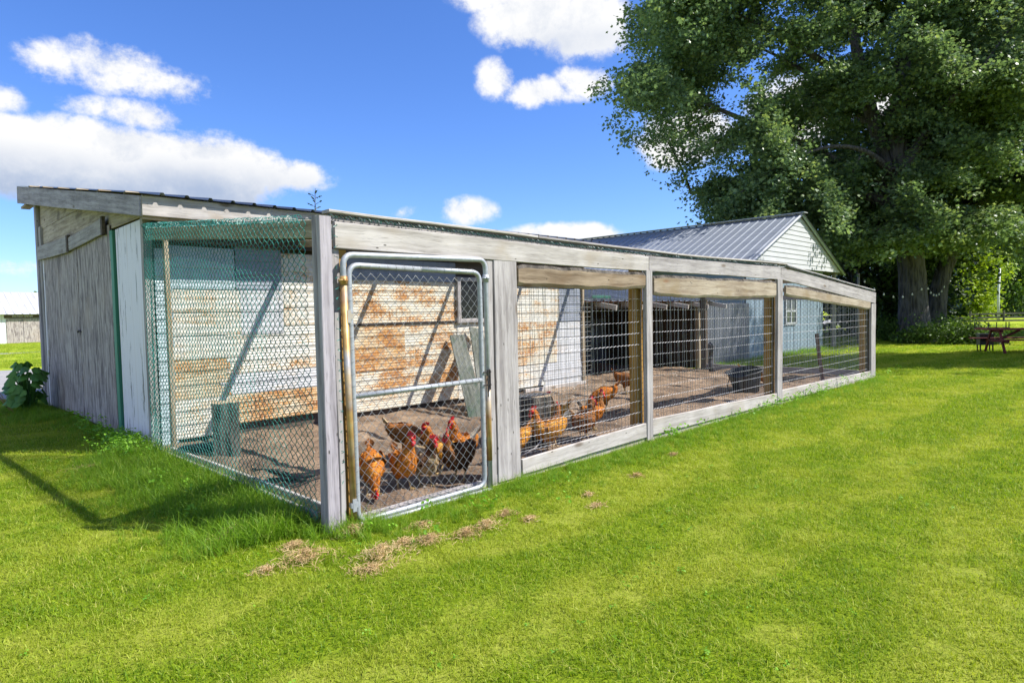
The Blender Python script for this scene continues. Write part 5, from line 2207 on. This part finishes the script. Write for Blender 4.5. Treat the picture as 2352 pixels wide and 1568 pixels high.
def blocked(x, y):
    if -.0 < x < 12.75 and -.02 < y < 4.0:
        return True
    if .0 < x < 13.2 and 3.9 <= y < 10.4:
        return True
    if 15.8 < x < 23.5 and 4.15 < y < 16:
        return True
    if 12.2 < x < 16 and 4.0 < y < 4.2:
        return True
    if 11.7 < y < 22.6 and not (x > 12):
        return True
    return False


def build_grass():
    rr = np.random.default_rng(3)
    P, Ro, S, K = [], [], [], []
    for (r0, r1, dens, s0, s1) in ((1.2, 4.0, 400, .6, 1.3), (4.0, 7.0, 310, .65, 1.4), (7.0, 11, 180, .8, 1.6), (11, 18, 85, 1.3, 1.8), (18, 32, 30, 1.7, 2.4), (32, 60, 6, 2.2, 3.2)):
        half = 52 if r0 < 20 else 46
        area = math.radians(half * 2) / 2 * (r1 * r1 - r0 * r0)
        n = int(area * dens)
        rad = np.sqrt(rr.random(n) * (r1 * r1 - r0 * r0) + r0 * r0)
        an = math.atan2(WH.y, WH.x) + np.radians(rr.uniform(-half, half, n))
        X, Y = CAM.x + np.cos(an) * rad, CAM.y + np.sin(an) * rad
        sc = rr.uniform(s0, s1, n)
        rot = rr.uniform(0, 6.28, n)
        kk = rr.integers(0, 5, n)
        for i in range(n):
            if blocked(X[i], Y[i]):
                continue
            P.append((X[i], Y[i], .0))
            Ro.append((0, 0, rot[i]))
            S.append(sc[i])
            K.append(int(kk[i]))
    vs = [tuft(100, 46, .085, .014, .034, .0020, .9, 2, .86), tuft(101, 42, .085, .018, .045, .0024, 1.0, 2, .86), tuft(102, 30, .09, .012, .030, .0034, 1.2, 2, .8), tuft(103, 46, .085, .016, .040, .0020, .8, 2, 1.0), tuft(104, 34, .09, .02, .060, .0026, 1.3, 2, 1.0)]
    tag(scatter('lawn_grass', vs, P, Ro, S, K, 'grass_blade'), 'short mown sunlit lawn grass', 'grass', kind='stuff')
    # longer grass the mower misses along the boards
    P, Ro, S, K = [], [], [], []

    def strip(a, b, n, wid, s0, s1, bias=0.0):
        for i in range(n):
            u = rr.random()
            d = abs(rr.normal(0, wid))
            x = a[0] + (b[0] - a[0]) * u
            y = a[1] + (b[1] - a[1]) * u
            dx, dy = b[0] - a[0], b[1] - a[1]
            l = math.hypot(dx, dy)
            nx, ny = dy / l, -dx / l
            x += nx * (d + bias)
            y += ny * (d + bias)
            P.append((x, y, 0))
            Ro.append((rr.normal(0, .12), rr.normal(0, .12), rr.uniform(0, 6.28)))
            S.append(rr.uniform(s0, s1) * (1 - min(.6, d * .5)))
            K.append(int(rr.integers(0, 3)))
    strip((.2, -.13), (1.6, -.13), 200, .24, .3, .65)
    strip((1.6, -.09), (4.2, -.09), 420, .24, .28, .72)
    strip((4.2, -.09), (12.8, -.09), 1000, .26, .28, .72)
    strip((-.08, 3.9), (-.08, .1), 1700, .32, .7, 1.45, .02)
    strip((-.1, .25), (.35, -.12), 80, .16, .6, 1.0)
    strip((.0, 10.3), (.0, 4.0), 420, .22, .4, .8)
    strip((-.2, 10.0), (-.2, 7.6), 220, .30, .7, 1.2)
    strip((12.9, 4.0), (12.75, .1), 90, .2, .4, .7)
    strip((16.0, 4.1), (22.0, 4.1), 260, .3, .7, 1.3)
    strip((13.2, 4.0), (15.9, 4.0), 140, .3, .6, 1.1)
    vs = [tuft(200 + i, 26, .06, .10, .24, .0026, 1.0, 4, .8) for i in range(3)]
    tag(scatter('long_grass', vs, P, Ro, S, K, 'grass_long'), 'longer unmown grass along the foot boards and walls', 'grass', kind='stuff')
    # leafy weeds by the shed corner
    P, Ro, S, K = [], [], [], []
    for (x, y, sx, sy, n) in ((-.20, 3.95, .14, .28, 150), (-.14, 4.6, .08, .4, 60), (-.18, 5.8, .08, .7, 50), (-.25, 1.3, .15, .25, 16), (-.4, 2.0, .12, .25, 12), (4.3, -.14, .1, .03, 12), (7.0, -.16, 1.2, .03, 40), (10, -.18, 1.6, .04, 50), (1.0, -.5, .6, .3, 14)):
        for i in range(n):
            P.append((rr.normal(x, sx), rr.normal(y, sy), rr.random() * (.12 if n > 40 else .05)))
            Ro.append((rr.normal(0, .3), rr.normal(0, .3), rr.uniform(0, 6.28)))
            S.append(rr.uniform(.6, 1.2))
            K.append(int(rr.integers(0, 2)))
    for i in range(800):
        rad = 2 + 9 * rr.random() ** .7
        an = math.atan2(WH.y, WH.x) + math.radians(rr.uniform(-48, 48))
        x, y = CAM.x + math.cos(an) * rad, CAM.y + math.sin(an) * rad
        if blocked(x, y) or mnoise.noise(Vector((x * .8, y * .8, 2))) < -.05:
            continue
        P.append((x, y, -.02))
        Ro.append((rr.normal(0, .2), rr.normal(0, .2), rr.uniform(0, 6.28)))
        S.append(rr.uniform(.25, .5))
        K.append(int(rr.integers(0, 2)))
    wv = []
    for s in range(2):
        r2 = random.Random(300 + s)
        g = MB()
        for i in range(9):
            a = r2.uniform(0, 6.28)
            c = Vector((math.cos(a), math.sin(a), 0)) * r2.uniform(.01, .06) + Vector((0, 0, r2.uniform(.02, .14)))
            m = Euler((R(r2.uniform(-35, 35)), R(r2.uniform(-35, 35)), a)).to_matrix()
            q = r2.uniform(.018, .035)
            g.add([c + m @ Vector(p) * q for p in ((0, -.5, 0), (.42, -.1, .08), (.3, .35, .05), (0, .7, 0), (-.3, .35, .05), (-.42, -.1, .08))], [(0, 1, 2, 3), (0, 3, 4, 5)], r2.random())
        wv.append(g)
    tag(scatter('leafy_weeds', wv, P, Ro, S, K, 'weed_leaf'), 'bright green leafy weeds at the foot of the shed and boards', 'weeds', kind='stuff')


build_grass()


def hay(x, y, r, h, label, seed, group=None):
    rr = random.Random(seed)
    g = MB()
    r *= 1.3
    for i in range(int(230 * (r / .10) ** 1.3)):
        a = rr.uniform(0, 6.28)
        d = r * min(1.05, abs(rr.gauss(0, .55)))
        z = h * max(0, 1 - (d / r) ** 2) * rr.uniform(.1, .9) + .008
        c = Vector((x + math.cos(a) * d * 1.25, y + math.sin(a) * d * .85, z))
        L = rr.uniform(.010, .036)
        dr = Vector((rr.gauss(0, 1), rr.gauss(0, 1), rr.gauss(0, .7))).normalized()
        sd = dr.cross(Vector((rr.gauss(0, 1), rr.gauss(0, 1), 1))).normalized() * .0016
        mid = c + Vector((rr.gauss(0, .006), rr.gauss(0, .006), .006))
        g.add([c - dr * L - sd, c - dr * L + sd, mid + sd, mid - sd, c + dr * L], [(0, 1, 2, 3), (3, 2, 4)], rr.random())
    return tag(g.build('hay_clump', 'dry_blade'), label, 'hay clump', group)


G = 'clumps of dry cut grass before the gate'
for i, (x, y, r, h, lab) in enumerate((
        (-.45, .43, .13, .07, 'dry tan clump of cut grass in the shaded grass beside the green net'),
        (-.39, -.40, .15, .09, 'big dry tan clump of cut grass on the lawn left of the corner post'),
        (.09, -.17, .10, .06, 'dry tan clump of cut grass touching the foot of the corner post'),
        (-.05, -.72, .15, .10, 'tallest dry tan clump of cut grass, farthest out in front of the gate'),
        (-.19, -.82, .10, .03, 'flat thin dry clump just left of the tallest clump of cut grass'),
        (.48, -.42, .08, .03, 'small flat dry clump close to the gate sill pipe'),
        (.33, -.72, .10, .06, 'dry clump of cut grass right of the tallest clump before the gate'),
        (.57, -.80, .09, .05, 'left one of two touching dry clumps before the gate latch side'),
        (.76, -.79, .10, .06, 'right one of two touching dry clumps before the gate latch side'),
        (1.05, -.69, .07, .04, 'small dry clump in longer grass below the wide upright board'),
        (1.09, -.90, .06, .03, 'small dark dry clump farthest from the wide upright board'),
        (.20, -.61, .09, .03, 'low dry clump halfway between the gate sill and the tallest clump'),
        (1.85, -.85, .05, .03, 'tiny dry clump before the left end of the first foot board'),
        (1.66, -1.07, .06, .03, 'small brown dry clump out on the mown lawn before the wide board'),
        (2.62, -.80, .06, .03, 'lone small brown clump on the lawn before the first wire panel'),
        (-.62, 3.62, .18, .03, 'flat brownish patch of dry grass beside the leafy weeds'),
        (-.62, -.36, .07, .02, 'thin dry clump at the far left, left of the big clump'),
        (-.33, -.12, .08, .04, 'dry clump between the corner post and the big clump'),
        (3.6, -.6, .05, .02, 'tiny brown clump on the lawn before the first post'))):
    hay(x, y, r, h, lab, 400 + i, G)
